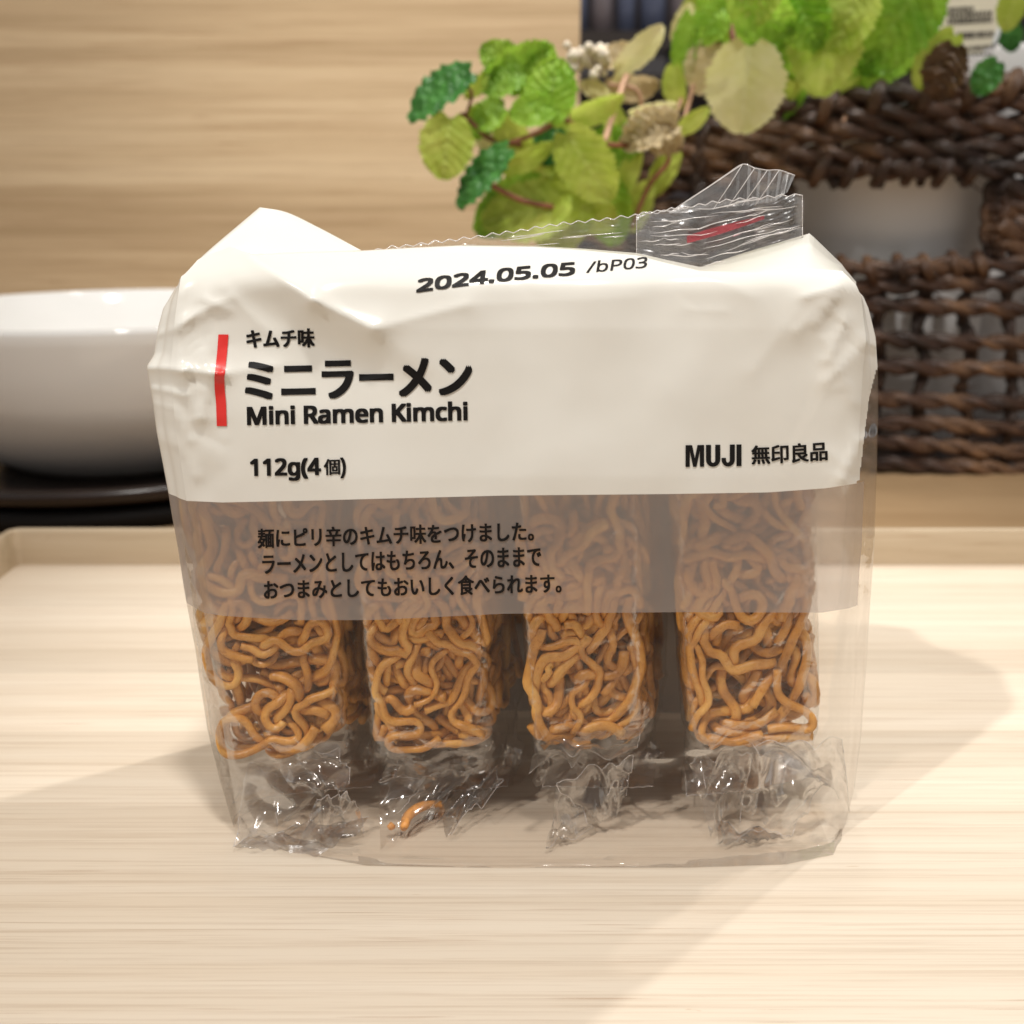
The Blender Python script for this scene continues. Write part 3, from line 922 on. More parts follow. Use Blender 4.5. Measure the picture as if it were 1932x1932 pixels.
def noodle_cake(seed, w=30.0, h=74.0, d=42.0):
    rng = random.Random(seed)
    chains = []

    def fill(W, H, total, place):
        done = 0
        while done < total:
            L = min(rng.uniform(22, 120), total - done + 20); done += L
            m = meander(rng, W, H, L); ph = rng.uniform(0, 6)
            chains.append(np.array([place(p[0], p[1], 0.9 * math.sin(ph + i * 0.12)) for i, p in enumerate(m)]))
    for k, ln in enumerate((900, 900, 860, 700)): fill(w, h, ln, lambda a, b, e, k=k: (a, 1.6 + 2.9 * k + e, b))
    for k, ln in enumerate((640, 460)): fill(d - 6, h, ln, lambda a, b, e, k=k: (w - 1.6 - 2.8 * k + e, 5 + a, b))
    for k, ln in enumerate((480, )): fill(d - 6, h, ln, lambda a, b, e, k=k: (1.6 + 2.8 * k + e, 5 + a, b))
    for k, ln in enumerate((420, )): fill(w, h, ln, lambda a, b, e, k=k: (a, d - 1.6 - 2.8 * k + e, b))
    fill(w, h, 640, lambda a, b, e: (a, 14 + e * 2, b)); fill(w, h, 640, lambda a, b, e: (a, 22 + e * 3, b)); fill(w, h, 330, lambda a, b, e: (a, 30 + e * 3, b))
    for zz in (1.6, 4.4, h - 1.6): fill(w, d, 330, lambda a, b, e, zz=zz: (a, b, zz + e))
    X = np.concatenate(chains); cid = np.concatenate([np.full(len(c), i) for i, c in enumerate(chains)]); N_ = len(X)
    idx = np.arange(N_)
    adj = np.where(cid[1:] == cid[:-1])[0]
    mid = adj[(adj > 0)]; mid = mid[cid[mid - 1] == cid[mid]]
    D0 = 2.16
    for it in range(48):
        if it % 8 == 0:
            pi, pj = [], []
            for s0 in range(0, N_, 800):
                dd = ((X[s0:s0 + 800, None, :] - X[None, :, :]) ** 2).sum(-1)
                ii, jj = np.where(dd < 3.6 ** 2); ii = ii + s0
                ok = (jj > ii) & ~((cid[ii] == cid[jj]) & (jj - ii < 5))
                pi.append(ii[ok]); pj.append(jj[ok])
            pi = np.concatenate(pi); pj = np.concatenate(pj)
        dv = X[pi] - X[pj]; dl = np.sqrt((dv ** 2).sum(-1)) + 1e-6
        push = np.clip(D0 - dl, 0, None) * 0.32
        f = dv / dl[:, None] * push[:, None]
        acc = np.zeros_like(X); cnt = np.ones(N_)
        np.add.at(acc, pi, f); np.add.at(acc, pj, -f)
        np.add.at(cnt, pi, (push > 0) * 0.25); np.add.at(cnt, pj, (push > 0) * 0.25)
        X = X + acc / np.sqrt(cnt)[:, None]
        for _ in range(2):
            dv = X[adj + 1] - X[adj]; dl = np.sqrt((dv ** 2).sum(-1)) + 1e-6
            c = dv * ((dl - 1.25) / dl * 0.45)[:, None]
            X[adj] += c * 0.9; X[adj + 1] -= c * 0.9
        sm = (X[mid - 1] + X[mid + 1]) * 0.5
        X[mid] += (sm - X[mid]) * 0.16
        lo = np.array([0.4, 0.8, 0.6]); hi = np.array([w - 0.4, d - 0.8, h - 0.6])
        Xc = np.clip(X, lo, hi); X += (Xc - X) * 0.6
    out = []; k = 0
    for c in chains:
        out.append(X[k:k + len(c)]); k += len(c)
    return out


# picture corners of each block's front: left/right edge at y=950 and at y=1420
BL = [((324, 606), (398, 648), 13), ((642, 905), (696, 914), 18), ((958, 1212), (998, 1208), 22), ((1274, 1536), (1297, 1548), 12)]
NAMES = ['leftmost noodle cake in its clear wrapper leaning by the left side of the bag',
         'second noodle cake from the left, wrapped in clear film above the orange crumb',
         'third noodle cake from the left, wrapped in clear film left of the rightmost one',
         'rightmost wrapped noodle cake by the right side of the bag with a zigzag wrapper end']
FY = 0.2435
for bi, (tp_, bt_, yaw) in enumerate(BL):
    yb = (1446, 1440, 1428, 1430)[bi]
    bl = P(bt_[0], yb, FY); br = P(bt_[1], yb, FY); tl = P(tp_[0], 950, FY); tr_ = P(tp_[1], 950, FY)
    zax = (((tl + tr_) / 2) - ((bl + br) / 2)).normalized()
    xax = (br - bl).normalized(); xax = (xax - zax * xax.dot(zax)).normalized()
    yw = R(yaw)
    yax = zax.cross(xax)
    xr = xax * math.cos(yw) - yax * math.sin(yw) * 0.0 + yax * math.sin(yw) * 0.35
    xr = xr.normalized(); yr = zax.cross(xr).normalized()
    # the block recedes to the right of the picture
    yr = (yr + xax * math.tan(yw) * 0.9).normalized()
    W = ((br - bl).length + (tr_ - tl).length) / 2 * 1000; W = max(26.0, min(37.5, W + 1.0))
    org = bl
    H = 76.0; D = 54.0
    root = thing('noodle_pack', NAMES[bi], 'noodle pack', (bl + br) / 2 - zax * 0.020, 'four wrapped noodle cakes in the bag')
    mb = MB(); rng = random.Random(bi)
    for c in noodle_cake(11 + bi, W, H, D):
        pts = [org + xr * (q[0] * 0.001) + yr * (q[1] * 0.001) + zax * (q[2] * 0.001) for q in c]
        if len(pts) < 4: continue
        r_ = rng.uniform(0.00108, 0.00134)
        rr = [r_ * (1 + 0.16 * noise.noise(Vector((i_ * 0.22, r_ * 9e4, bi)))) for i_ in range(len(pts))]
        mb.tube(pts, rr, 10, True, rng.uniform(0.70, 0.90), 0.85, up=rng.choice([yr, zax]))
    mb.build('noodle_cake', M['noodle'], root)
    # wrapper: loose film sleeve round the cake, gathered to a crimped seal below
    prof = []
    rows = []; nring = 64
    LV = [(76 + 10, 0.15, 0.2), (76 + 4, 0.8, 0.9), (74, 1, 1), (60, 1.02, 1.02), (40, 1.02, 1.03), (20, 1.01, 1.02), (6, 1.0, 1.0), (0, 0.98, 0.96), (-3, 0.93, 0.84), (-7, 0.92, 0.62), (-11, 0.95, 0.38), (-15, 1.0, 0.16), (-18, 1.03, 0.035), (-20.5, 1.05, 0.03)]
    lv = []
    for a, b in zip(LV[:-1], LV[1:]):
        nn = max(1, int(abs(a[0] - b[0]) / 1.6))
        for i in range(nn):
            t = i / nn; lv.append(tuple(a[q] * (1 - t) + b[q] * t for q in range(3)))
    lv.append(LV[-1])
    for zl, fx, fy in lv:
        row = []
        for k in range(nring):
            a = 2 * math.pi * k / nring
            c_, s_ = math.cos(a), math.sin(a)
            q = 1.0 / ((abs(c_) ** 7 + abs(s_) ** 7) ** (1 / 7))
            ex = (W / 2 + 1.0) * fx * c_ * q; ey = (D / 2 + 1.0) * fy * s_ * q
            low = sstep(4, -6, zl)
            cr1 = noise.cell(Vector((ex * 0.22 + bi * 9, ey * 0.2, zl * 0.22))) - 0.5
            cr2 = noise.noise(Vector((ex * 0.14 + bi * 7, ey * 0.12, zl * 0.16))) + 0.6 * noise.noise(Vector((ex * 0.35, ey * 0.3 + bi * 3, zl * 0.4)))
            am = (0.5 + 3.2 * low * sstep(-21, -15, zl) + 0.5 * low)
            sh = noise.noise(Vector((zl * 0.11, bi * 5.3, 0))) * 2.4 * low
            yo = (D / 2) - low * 7.5 * sstep(0, -16, zl)
            p = org + xr * ((W / 2 + ex + sh + am * 0.5 * cr2) * 0.001) + yr * ((yo + ey + am * cr2) * 0.001) + zax * (zl * 0.001 + 0.0012 * low * cr2)
            if p.z < 0.0022: p.z = 0.0022 + 0.0004 * cr2
            yl = Yf(966, 1400)
            row.append(p)
        rows.append(row)
    wr = MB().grid(rows, close=True).build('wrapper', M['wrap'], root)
    # crimped zigzag seal strip at the wrapper's lower end, folded toward the viewer
    rows = []
    nz_ = 46; turn = [0.35, 0.55, -0.35, 0.3][bi]
    for i in range(7):
        t = i / 6; row = []
        for j in range(nz_ + 1):
            u = j / nz_
            tooth = 0.9 * abs(((u * 11) % 1) - 0.5) if t > 0.9 else 0
            xx = W * (-0.02 + 1.02 * u); dy = 8 - t * 11 - tooth + 2.0 * math.sin(u * 3 + bi) + turn * 9 * (u - 0.5)
            zz = -14.5 - 3.0 * t + 1.2 * math.sin(u * 5 + bi * 2) * (1 - t)
            p = org + xr * (xx * 0.001) + yr * ((D * 0.30 + dy) * 0.001) + zax * (zz * 0.001) + yr * (0.0003 * math.sin(t * 22))
            if p.z < 0.003: p.z = 0.003
            row.append(p)
        rows.append(row)
    mb = MB(); mb.grid(rows); mb.tube(rows[-1], 0.00010, 5, mi=1); mb.tube([r_[0] for r_ in rows], 0.0001, 5, mi=1)  # seal outline highlights painted as pale tubes
    mb.build('crimped_end', [M['seal'], M['edge']], root)

# crumpled facets of wrapper film visible under the cakes (part of each pack)
packs = [o for o in COL.objects if o.name.startswith('noodle_pack')]
FACETS = [
    [[(446, 1585), (470, 1440), (600, 1500), (560, 1560)], [(470, 1440), (640, 1410), (655, 1490), (600, 1500)], [(600, 1500), (655, 1490), (690, 1560), (560, 1600)], [(446, 1585), (560, 1560), (690, 1560), (600, 1605)]],
    [[(716, 1470), (905, 1440), (930, 1400), (740, 1420)], [(716, 1470), (905, 1440), (815, 1540), (720, 1595)], [(905, 1440), (950, 1470), (850, 1580), (815, 1540)]],
    [[(1000, 1445), (1195, 1425), (1210, 1395), (1010, 1405)], [(1050, 1475), (1195, 1425), (1180, 1520), (1120, 1560)], [(1050, 1475), (1120, 1560), (1030, 1590), (1042, 1560)]],
    [[(1300, 1440), (1420, 1410), (1395, 1540), (1340, 1570)], [(1420, 1410), (1560, 1470), (1490, 1570), (1395, 1540)], [(1420, 1410), (1590, 1400), (1600, 1520), (1560, 1470)], [(1350, 1555), (1490, 1570), (1390, 1590), (1355, 1580)]],
]
rng = random.Random(5)
for bi, quads in enumerate(FACETS):
    mb = MB()
    for q in quads:
        ys = [(0.2405 if bi != 1 else 0.2530) + rng.uniform(-0.002, 0.010) * (1 if bi != 1 else 0.5) for _ in q]
        cs = []
        for (x, y), Y in zip(q, ys):
            p = P(x, y, Y)
            if p.z < 0.002: p = PZ(x, y, 0.002)
            cs.append(p)
        rows = []; nq = 22; o_ = rng.uniform(0, 50)
        for i in range(nq + 1):
            row = []
            for j in range(nq + 1):
                u, v = j / nq, i / nq
                p = cs[0].lerp(cs[1], u).lerp(cs[3].lerp(cs[2], u), v)
                wu, wv = u + 0.15 * noise.noise(Vector((u * 2, v * 2, o_ + 3))), v + 0.15 * noise.noise(Vector((u * 2, v * 2, o_ + 7)))
                n1 = abs(noise.noise(Vector((wu * 2.6, wv * 1.5, o_)))); n2 = abs(noise.noise(Vector((wu * 4.5 + wv * 3, wv * 3.0 - wu, o_ + 11))))
                p = p + Vector((0.1, 1, 0.25)) * (0.0085 * n1 + 0.0032 * n2 - 0.0026)
                if p.z < 0.0015: p.z = 0.0015
                row.append(p)
            rows.append(row)
        mb.grid(rows)
        mb.tube(rows[0], 0.00007, 5, mi=1); mb.tube([r_[-1] for r_ in rows], 0.00007, 5, mi=1)  # facet outlines get painted highlights, thin pale tubes
        for _ in range(1):
            i0, j0 = rng.randrange(2, 20), rng.randrange(2, 20); di, dj = rng.uniform(-1, 1), rng.uniform(-1, 1); ln = []
            for q_ in range(rng.randrange(5, 13)):
                ii, jj = int(round(i0 + di * q_)), int(round(j0 + dj * q_))
                if 0 <= ii <= nq and 0 <= jj <= nq and (not ln or ln[-1] is not rows[ii][jj]): ln.append(rows[ii][jj])
            if len(ln) > 3: mb.tube(catmull(ln, 20), [0.00002 + 0.00006 * math.sin(math.pi * q_ / 19) for q_ in range(20)], 5, mi=1)  # bright crease line painted as a pale thread
    mb.build('crumpled_film', [M['crinkle'], M['edge']], packs[bi])

# loose crumb of noodle
cr_pts = [PZ(762, 1562, 0.0035), PZ(770, 1540, 0.0042), PZ(790, 1524, 0.0045), PZ(812, 1518, 0.0043), PZ(833, 1517, 0.0040)]
c0 = cr_pts[2]
crumb = MB().tube(catmull(cr_pts, 16), [0.0011 + 0.0005 * math.sin(math.pi * min(1, i / 13)) for i in range(16)], 9, True, 0.8, 0.7).build('noodle_crumb', M['crumb'], None, True, (c0.x, c0.y, 0.002))
tag(crumb, 'curved orange noodle crumb lying loose at the bottom of the clear bag', 'noodle crumb')
c1 = PZ(738, 1562, 0.003)
bm = MB(); bm.tube([c1 + Vector((-0.0008, 0, 0)), c1 + Vector((0, 0.0003, 0.0004)), c1 + Vector((0.0009, 0.0004, 0))], [0.0006, 0.0011, 0.0005], 7, True)
cr2_ = bm.build('noodle_crumb', M['crumb'], None, True, (c1.x, c1.y, 0.002))
tag(cr2_, 'tiny yellow noodle fleck left of the curved orange crumb', 'noodle crumb')

# ------------------------------------------------------------------ basket
BY = 0.655


def rope_path(pts_px, left_back=True, Y=BY):
    pts = []
    x_first = pts_px[0][0]
    p0 = P(pts_px[0][0], pts_px[0][1], Y)
    if left_back:
        for k, dy in enumerate((0.20, 0.14, 0.08, 0.03)):
            pts.append(Vector((p0.x - 0.016 + 0.002 * k, Y + dy + 0.012, p0.z)))
    pl = [P(x, y, Y + 0.006 * math.sin(x / 160.0)) for x, y in pts_px]
    last = pts_px[-1]
    pts += pl
    pts.append(P(last[0] + 330, last[1] + (last[1] - pts_px[-2][1]) / (last[0] - pts_px[-2][0]) * 330, Y))
    return pts


def resample(pts, step):
    d = [0]
    for a, b in zip(pts[:-1], pts[1:]): d.append(d[-1] + (b - a).length)
    n = max(2, int(d[-1] / step))
    out = []; k = 0
    for i in range(n + 1):
        s = d[-1] * i / n
        while k < len(d) - 2 and d[k + 1] < s: k += 1
        t = (s - d[k]) / max(1e-9, d[k + 1] - d[k]); out.append(pts[k].lerp(pts[k + 1], t))
    return out, d[-1] / n


def rope(mb, pts, rs, rh, pitch, seed, strands=2, jitter=0.0022):
    base = resample(catmull(pts, max(30, len(pts) * 14)), 0.0032)
    c, st = base
    for s in range(strands):
        out = []; rad = []
        for i, p in enumerate(c):
            t = (c[min(len(c) - 1, i + 1)] - c[max(0, i - 1)]).normalized()
            up = Vector((0, 0, 1)); up = (up - t * up.dot(t)).normalized(); sd = t.cross(up)
            L = i * st
            a = 2 * math.pi * (L / pitch + s / strands) + seed * 1.7 + 0.9 * noise.noise(Vector((L * 18, seed, 0)))
            j = Vector((0, noise.noise(Vector((L * 30, seed, 3))), noise.noise(Vector((L * 30, seed, 8))))) * jitter
            out.append(p + up * (math.cos(a) * rh) + sd * (math.sin(a) * rh) + j)
            rad.append(rs * (1 + 0.45 * noise.noise(Vector((L * 55, seed + s * 5, 1)))))
        mb.tube(out, rad, 9, True)


basket = thing('wicker_basket', 'dark brown woven seagrass basket with an open handle hole holding the mint', 'basket', (0.25, BY + 0.08, TZ))
rims = [[(1216, 262), (1340, 238), (1530, 196), (1734, 176), (1932, 158)],
        [(1216, 288), (1363, 262), (1548, 227), (1734, 209), (1932, 194)],
        [(1216, 314), (1300, 294), (1511, 260), (1660, 246), (1932, 236)],
        [(1216, 340), (1300, 318), (1548, 292), (1771, 284), (1932, 277)],
        [(1216, 364), (1300, 346), (1548, 322), (1734, 318), (1932, 318)]]
mb = MB()
for i, r_ in enumerate(rims): rope(mb, rope_path(r_), 0.0036, 0.0029, 0.042, i * 2.3 + 1)
mb.build('rim', M['rope'], basket)
wall = [[(1216, 395), (1320, 384), (1450, 372), (1500, 368)], [(1216, 430), (1340, 424), (1480, 412)], [(1216, 466), (1340, 462), (1490, 452)],
        [(1216, 512), (1500, 508), (1640, 510), (1800, 502), (1932, 498)],
        [(1216, 540), (1500, 540), (1652, 538), (1800, 534), (1932, 528)],
        [(1216, 585), (1500, 572), (1652, 572), (1800, 580), (1932, 586)],
        [(1216, 640), (1500, 640), (1652, 639), (1800, 643), (1932, 648)],
        [(1216, 695), (1500, 694), (1652, 693), (1800, 697), (1932, 702)],
        [(1216, 748), (1500, 748), (1652, 752), (1770, 758), (1932, 760)],
        [(1216, 790), (1500, 790), (1652, 797), (1800, 803), (1932, 810)],
        [(1216, 825), (1500, 828), (1652, 833), (1800, 843), (1932, 854)],
        [(1216, 862), (1500, 868), (1652, 874), (1800, 880), (1932, 886)]]
mb = MB()
for i, r_ in enumerate(wall):
    pts = rope_path(r_)
    if i < 3: pts = pts[:-1]
    rope(mb, pts, 0.0031, 0.0024, 0.040, i * 1.9 + 5)
for i, r_ in enumerate([[(1890, 352), (1940, 356), (2100, 360)], [(1884, 388), (1940, 394), (2100, 398)], [(1880, 424), (1940, 428), (2100, 430)], [(1888, 462), (1940, 462), (2100, 462)]]):
    rope(mb, [P(x, y, BY) for x, y in r_], 0.0046, 0.0034, 0.042, i * 3.1 + 50)
rng = random.Random(21)
for k in range(70):
    x, y = rng.uniform(1230, 1940), rng.choice([rng.uniform(200, 340), rng.uniform(500, 880)])
    a = rng.uniform(-0.7, 0.7); L_ = rng.uniform(18, 60); p0_ = P(x, y, BY - 0.006)
    mb.tube([p0_, P(x + L_ * 0.5 * math.cos(a), y - L_ * 0.5 * math.sin(a) + rng.uniform(-6, 6), BY - 0.0095), P(x + L_ * math.cos(a), y - L_ * math.sin(a), BY - 0.0085)], [0.0006, 0.0005, 0.0002], 5)
mb.build('woven_wall', M['rope'], basket)
mb = MB(); rng = random.Random(3)
for k, x in enumerate(range(1235, 2260, 84)):
    spans = [(235, 890)] if (x < 1490 or x > 1890) else [(170, 335), (490, 890)]
    for a, b in spans:
        pts = []
        n = 14
        for i in range(n):
            y = a + (b - a) * i / (n - 1)
            if x > 1500 and a < 200: y += (1932 - x) * 0.04
            pts.append(P(x + 7 * math.sin(i * 1.3 + k) + rng.uniform(-5, 5), y, BY + 0.003 * math.sin(i * math.pi * 0.9 + k * math.pi)))
        rope(mb, pts, 0.0027, 0.0017, 0.030, k + 90)
mb.build('stakes', M['rope_dark'], basket)
# bindings looped round the edges of the handle hole and the rim
mb = MB()


def loop(px, py, rx, ry, r, tilt):
    pts = []
    c = P(px, py, BY - 0.002)
    u = unit(BY, c.z)
    for k in range(15):
        a = 2 * math.pi * k / 14
        pts.append(c + Vector((rx * u * math.cos(a) * 0.35 + tilt * u * math.sin(a), 0.0095 * math.cos(a), ry * u * math.sin(a))))
    mb.tube(pts, [r * (1 + 0.2 * noise.noise(Vector((i * 0.5, px, 0)))) for i in range(15)], 8)


for px, py in ((1548, 322), (1606, 324), (1664, 322), (1722, 318), (1780, 322), (1836, 320)): loop(px, py, 24, 24, 0.0031, 12)
for px, py in ((1592, 508), (1642, 510), (1698, 506), (1746, 506), (1800, 500), (1848, 500)): loop(px, py, 18, 19, 0.0031, -8)
for px, py in ((1560, 200), (1650, 190), (1745, 182), (1830, 174), (1905, 168)): loop(px, py, 22, 26, 0.0040, 10)
for px, py in ((1888, 365), (1882, 402), (1880, 440), (1888, 470)):
    pts = [P(px - 12 + 10 * math.cos(a), py + 18 * math.sin(a), BY + 0.006 * math.sin(a * 0.5) - 0.003) for a in [k * 2 * math.pi / 12 for k in range(13)]]
    mb.tube(pts, 0.0038, 8)
mb.build('edge_binding', M['rope'], basket)
# plain floor inside the basket
mb = MB(); mb.box((0.075, BY + 0.01, TZ + 0.001), (0.46, BY + 0.20, TZ + 0.006)); mb.build('basket_floor', M['rope_dark'], basket, False)

# ------------------------------------------------------------------ white pots inside the basket


def pot(px, py_rim, Y, r, z0, label):
    c = XZ(px, Y, 0.1); zr = P(px, py_rim, Y - r * 0.2).z
    root = thing('plant_pot', label, 'plant pot', (c.x, Y, TZ + 0.006), 'white plastic pots in the basket')
    h = zr - (TZ + 0.006)
    mb = MB()
    mb.lathe([(0, 0), (r * 0.72, 0), (r * 0.76, 0.004), (r * 0.80, 0.03), (r * 0.86, h * 0.5), (r * 0.93, h * 0.86), (r * 0.955, h * 0.87), (r * 0.995, h * 0.985), (r * 0.985, h), (r * 0.945, h), (r * 0.93, h * 0.98), (r * 0.90, h * 0.86), (r * 0.86, h * 0.80)], (c.x, Y, TZ + 0.006), 72)
    mb.build('pot_wall', M['pot'], root)
    mb = MB(); mb.lathe([(0, h * 0.84), (r * 0.4, h * 0.845), (r * 0.88, h * 0.83)], (c.x, Y, TZ + 0.006), 40)
    mb.build('soil', M['soil'], root)
    return c, zr


potA, zA = pot(1640, 195, 0.752, 0.086, 0, 'white plastic pot behind the left part of the basket handle hole')
potB, zB = pot(1900, 96, 0.790, 0.062, 0, 'taller white plastic pot showing its rim above the right end of the basket')

# ------------------------------------------------------------------ mint plants


def leaf(root, px, py, Y, L, W, ang, mat, tilt=0.0, roll=0.0, curl=0.15, crinkle=0.0, shape=0.8, seed=0, serr=0.085):
    c = P(px, py, Y); u = unit(Y, c.z)
    rng = random.Random(seed * 7 + int(px) * 13 + int(py))
    a = R(ang)
    view = (c - CAM).normalized()
    right = Vector((1, 0, 0)); up = right.cross(view).normalized(); right = view.cross(up).normalized()
    if up.z < 0: up = -up
    ex = right * math.cos(a) + up * math.sin(a)
    ey = -right * math.sin(a) + up * math.cos(a)
    n = ex.cross(ey).normalized()
    if n.dot(view) > 0: n = -n
    m = Matrix.Rotation(R(tilt), 3, ey) @ Matrix.Rotation(R(roll), 3, ex)
    ex2, ey2, n2 = m @ ex, m @ ey, m @ n
    Lm, Wm = L * u / max(0.35, math.cos(R(tilt))), W * u / max(0.35, math.cos(R(roll)))
    ns, ntt = 30, 13
    rows = []; uv = []
    for i in range(ns + 1):
        s = i / ns
        sh = math.sin(math.pi * (0.012 + 0.978 * s) ** shape) ** 0.55
        saw = (s * 13) % 1.0
        row = []
        for j in range(ntt):
            t = -1 + 2 * j / (ntt - 1)
            edge = abs(t) ** 3
            hw = sh * (1 + serr * edge * (saw - 0.4) * 2.2 * (1 if 0.05 < s < 0.97 else 0))
            xx = (s - 0.5) * Lm - 0.10 * Lm * (abs(t) ** 2) * (1 - s) ** 4
            z = -curl * Lm * ((s - 0.45) ** 2) * 1.3 + curl * Wm * 0.35 * abs(t) ** 1.5
            vein = math.cos((s - 0.28 * abs(t)) * 7 * 2 * math.pi)
            z += crinkle * Wm * (0.028 * vein * (1 - abs(t) * 0.3) + 0.05 * noise.noise(Vector((s * 5, t * 3, seed + px))))
            z += Wm * 0.05 * noise.noise(Vector((s * 1.7, t * 1.3, seed * 3 + py)))
            row.append(c + ex2 * xx + ey2 * (t * hw * Wm / 2) + n2 * z)
            uv.append((0.5 + t / 2, s))
        rows.append(row)
    mb = MB(); mb.grid(rows, uv=uv)
    return mb.build('leaf', LM[mat], root)


def stem(root, pts, Y, r, mat='stem', Y2=None):
    Y2 = Y if Y2 is None else Y2
    n = len(pts)
    q = [P(x, y, Y + (Y2 - Y) * i / (n - 1)) for i, (x, y) in enumerate(pts)]
    return MB().tube(catmull(q, n * 8), r, 8).build('stem', M[mat], root)


pl = thing('mint_plant', 'trailing mint with small crinkled green leaves hanging over the left corner of the basket', 'plant', (0.09, 0.60, 0.10))
# px, py, Y, length, width, tip angle, kind, tilt, roll, curl, crinkle
LV1 = [
    (825, 180, 0.555, 145, 62, 215, 'dark', 8, 52, 0.25, 1.4), (902, 158, 0.560, 62, 30, 40, 'lime', 10, 30, 0.5, 0.6),
    (842, 282, 0.550, 112, 102, 262, 'lime', 5, 8, 0.2, 0.8), (985, 118, 0.566, 120, 72, 25, 'bright', 20, 30, 0.3, 1.4),
    (944, 150, 0.560, 86, 70, 200, 'green', 10, 30, 0.3, 1.6), (1042, 166, 0.548, 112, 98, 80, 'bright', 8, -10, 0.35, 1.4),
    (1000, 208, 0.545, 82, 62, 190, 'bright', 10, 10, 0.3, 1.2), (922, 220, 0.556, 66, 56, 210, 'green', 10, 25, 0.4, 1.3),
    (968, 250, 0.560, 92, 54, 320, 'olive', 10, 20, 0.5, 0.5), (938, 274, 0.574, 86, 40, 170, 'pale', 10, 20, 0.3, 0.4),
    (908, 336, 0.552, 142, 56, 228, 'dark', 8, 45, 0.2, 1.7), (1000, 296, 0.560, 104, 40, 24, 'lime', 10, 35, 0.3, 0.6),
    (1036, 278, 0.576, 70, 66, 250, 'dark', 10, 10, 0.3, 1.2), (1112, 318, 0.552, 150, 104, 305, 'olive', 6, 10, 0.3, 0.7),
    (990, 402, 0.570, 170, 110, 190, 'olive', 8, 12, 0.25, 0.5), (1062, 390, 0.556, 52, 32, 60, 'lime', 10, 20, 0.4, 0.3),
    (1116, 400, 0.575, 110, 84, 330, 'olive', 8, 10, 0.3, 0.5), (1128, 206, 0.570, 112, 46, 20, 'lime', 10, 32, 0.4, 0.4),
    (1212, 90, 0.590, 112, 50, 42, 'pale', 12, 20, 0.3, 0.3), (1176, 128, 0.592, 70, 24, 65, 'pale', 8, 30, 0.3, 0.2),
    (1120, 170, 0.600, 60, 34, 150, 'pale', 10, 30, 0.3, 0.2), (1236, 212, 0.575, 90, 44, 10, 'pale', 10, 35, 0.4, 0.3),
    (1220, 250, 0.568, 112, 74, 200, 'tan', 10, 20, 0.8, 3.2), (1258, 262, 0.572, 70, 60, 320, 'tan', 20, 15, 0.9, 3.2),
    (1185, 270, 0.585, 80, 60, 240, 'green', 10, 20, 0.3, 1.0), (1160, 230, 0.600, 70, 44, 100, 'olive', 12, 20, 0.3, 0.4),
    (1185, 335, 0.585, 90, 40, 250, 'lime', 12, 25, 0.3, 0.3), (1065, 335, 0.580, 80, 50, 200, 'olive', 12, 25, 0.3, 0.4),
    (1310, 226, 0.585, 70, 34, 35, 'lime', 12, 25, 0.3, 0.4), (1200, 165, 0.610, 100, 50, 0, 'tan', 25, 20, 0.5, 1.5),
    (955, 395, 0.575, 150, 96, 215, 'green', 8, 12, 0.25, 0.8), (1060, 415, 0.580, 150, 110, 250, 'olive', 8, 8, 0.25, 0.8), (1150, 405, 0.590, 120, 90, 280, 'green', 8, 10, 0.25, 0.8),
    (945, 112, 0.572, 90, 70, 150, 'green', 8, 10, 0.3, 1.4), (1010, 130, 0.570, 110, 80, 60, 'bright', 10, 10, 0.3, 1.6), (905, 232, 0.566, 76, 60, 220, 'bright', 10, 15, 0.35, 1.4),
    (1075, 250, 0.586, 90, 70, 300, 'lime', 10, 15, 0.3, 0.8), (1165, 300, 0.595, 90, 64, 330, 'lime', 10, 15, 0.3, 0.6), (1000, 345, 0.582, 100, 70, 230, 'olive', 10, 15, 0.3, 0.6),
    (1250, 330, 0.600, 90, 46, 240, 'olive', 10, 25, 0.3, 0.4), (1205, 395, 0.600, 90, 50, 250, 'lime', 10, 25, 0.3, 0.4), (1155, 110, 0.605, 70, 40, 210, 'tan', 10, 25, 0.6, 1.6),
    (1275, 170, 0.606, 80, 44, 280, 'lime', 10, 25, 0.4, 0.5),
    (1135, 285, 0.600, 110, 80, 200, 'green', 10, 10, 0.3, 0.8), (1150, 345, 0.605, 100, 80, 260, 'green', 10, 10, 0.3, 0.8), (1045, 225, 0.590, 60, 40, 260, 'pale', 10, 10, 0.3, 0.3),
]
for i, a in enumerate(LV1): leaf(pl, *a[:6], a[6], tilt=a[7], roll=a[8], curl=a[9], crinkle=a[10] * 1.5, seed=i)
for pts, Y, r_, m_, Y2 in [([(872, 214), (900, 240), (925, 262), (985, 274)], 0.558, 0.0012, 'stem', 0.562), ([(948, 274), (1010, 252), (1075, 216)], 0.558, 0.0011, 'stem', 0.556),
                           ([(1066, 224), (1105, 250), (1145, 272), (1200, 274)], 0.553, 0.0013, 'stem', 0.58), ([(925, 348), (985, 378), (1060, 394)], 0.558, 0.0013, 'stem', 0.57),
                           ([(1140, 268), (1160, 205), (1182, 142)], 0.566, 0.0016, 'stem_pale', 0.59), ([(1200, 275), (1240, 270), (1285, 190), (1290, 150)], 0.578, 0.0014, 'stem_pale', 0.62),
                           ([(1240, 250), (1262, 300), (1225, 350), (1190, 432)], 0.585, 0.0013, 'stem', 0.59), ([(1150, 160), (1200, 170), (1215, 215), (1240, 240)], 0.59, 0.0013, 'stem_pale', 0.60),
                           ([(872, 214), (850, 240)], 0.556, 0.0008, 'stem', 0.556), ([(880, 218), (890, 180), (880, 160)], 0.557, 0.0008, 'stem', 0.557)]:
    stem(pl, pts, Y, r_, m_, Y2)
mb = MB(); rng = random.Random(8)
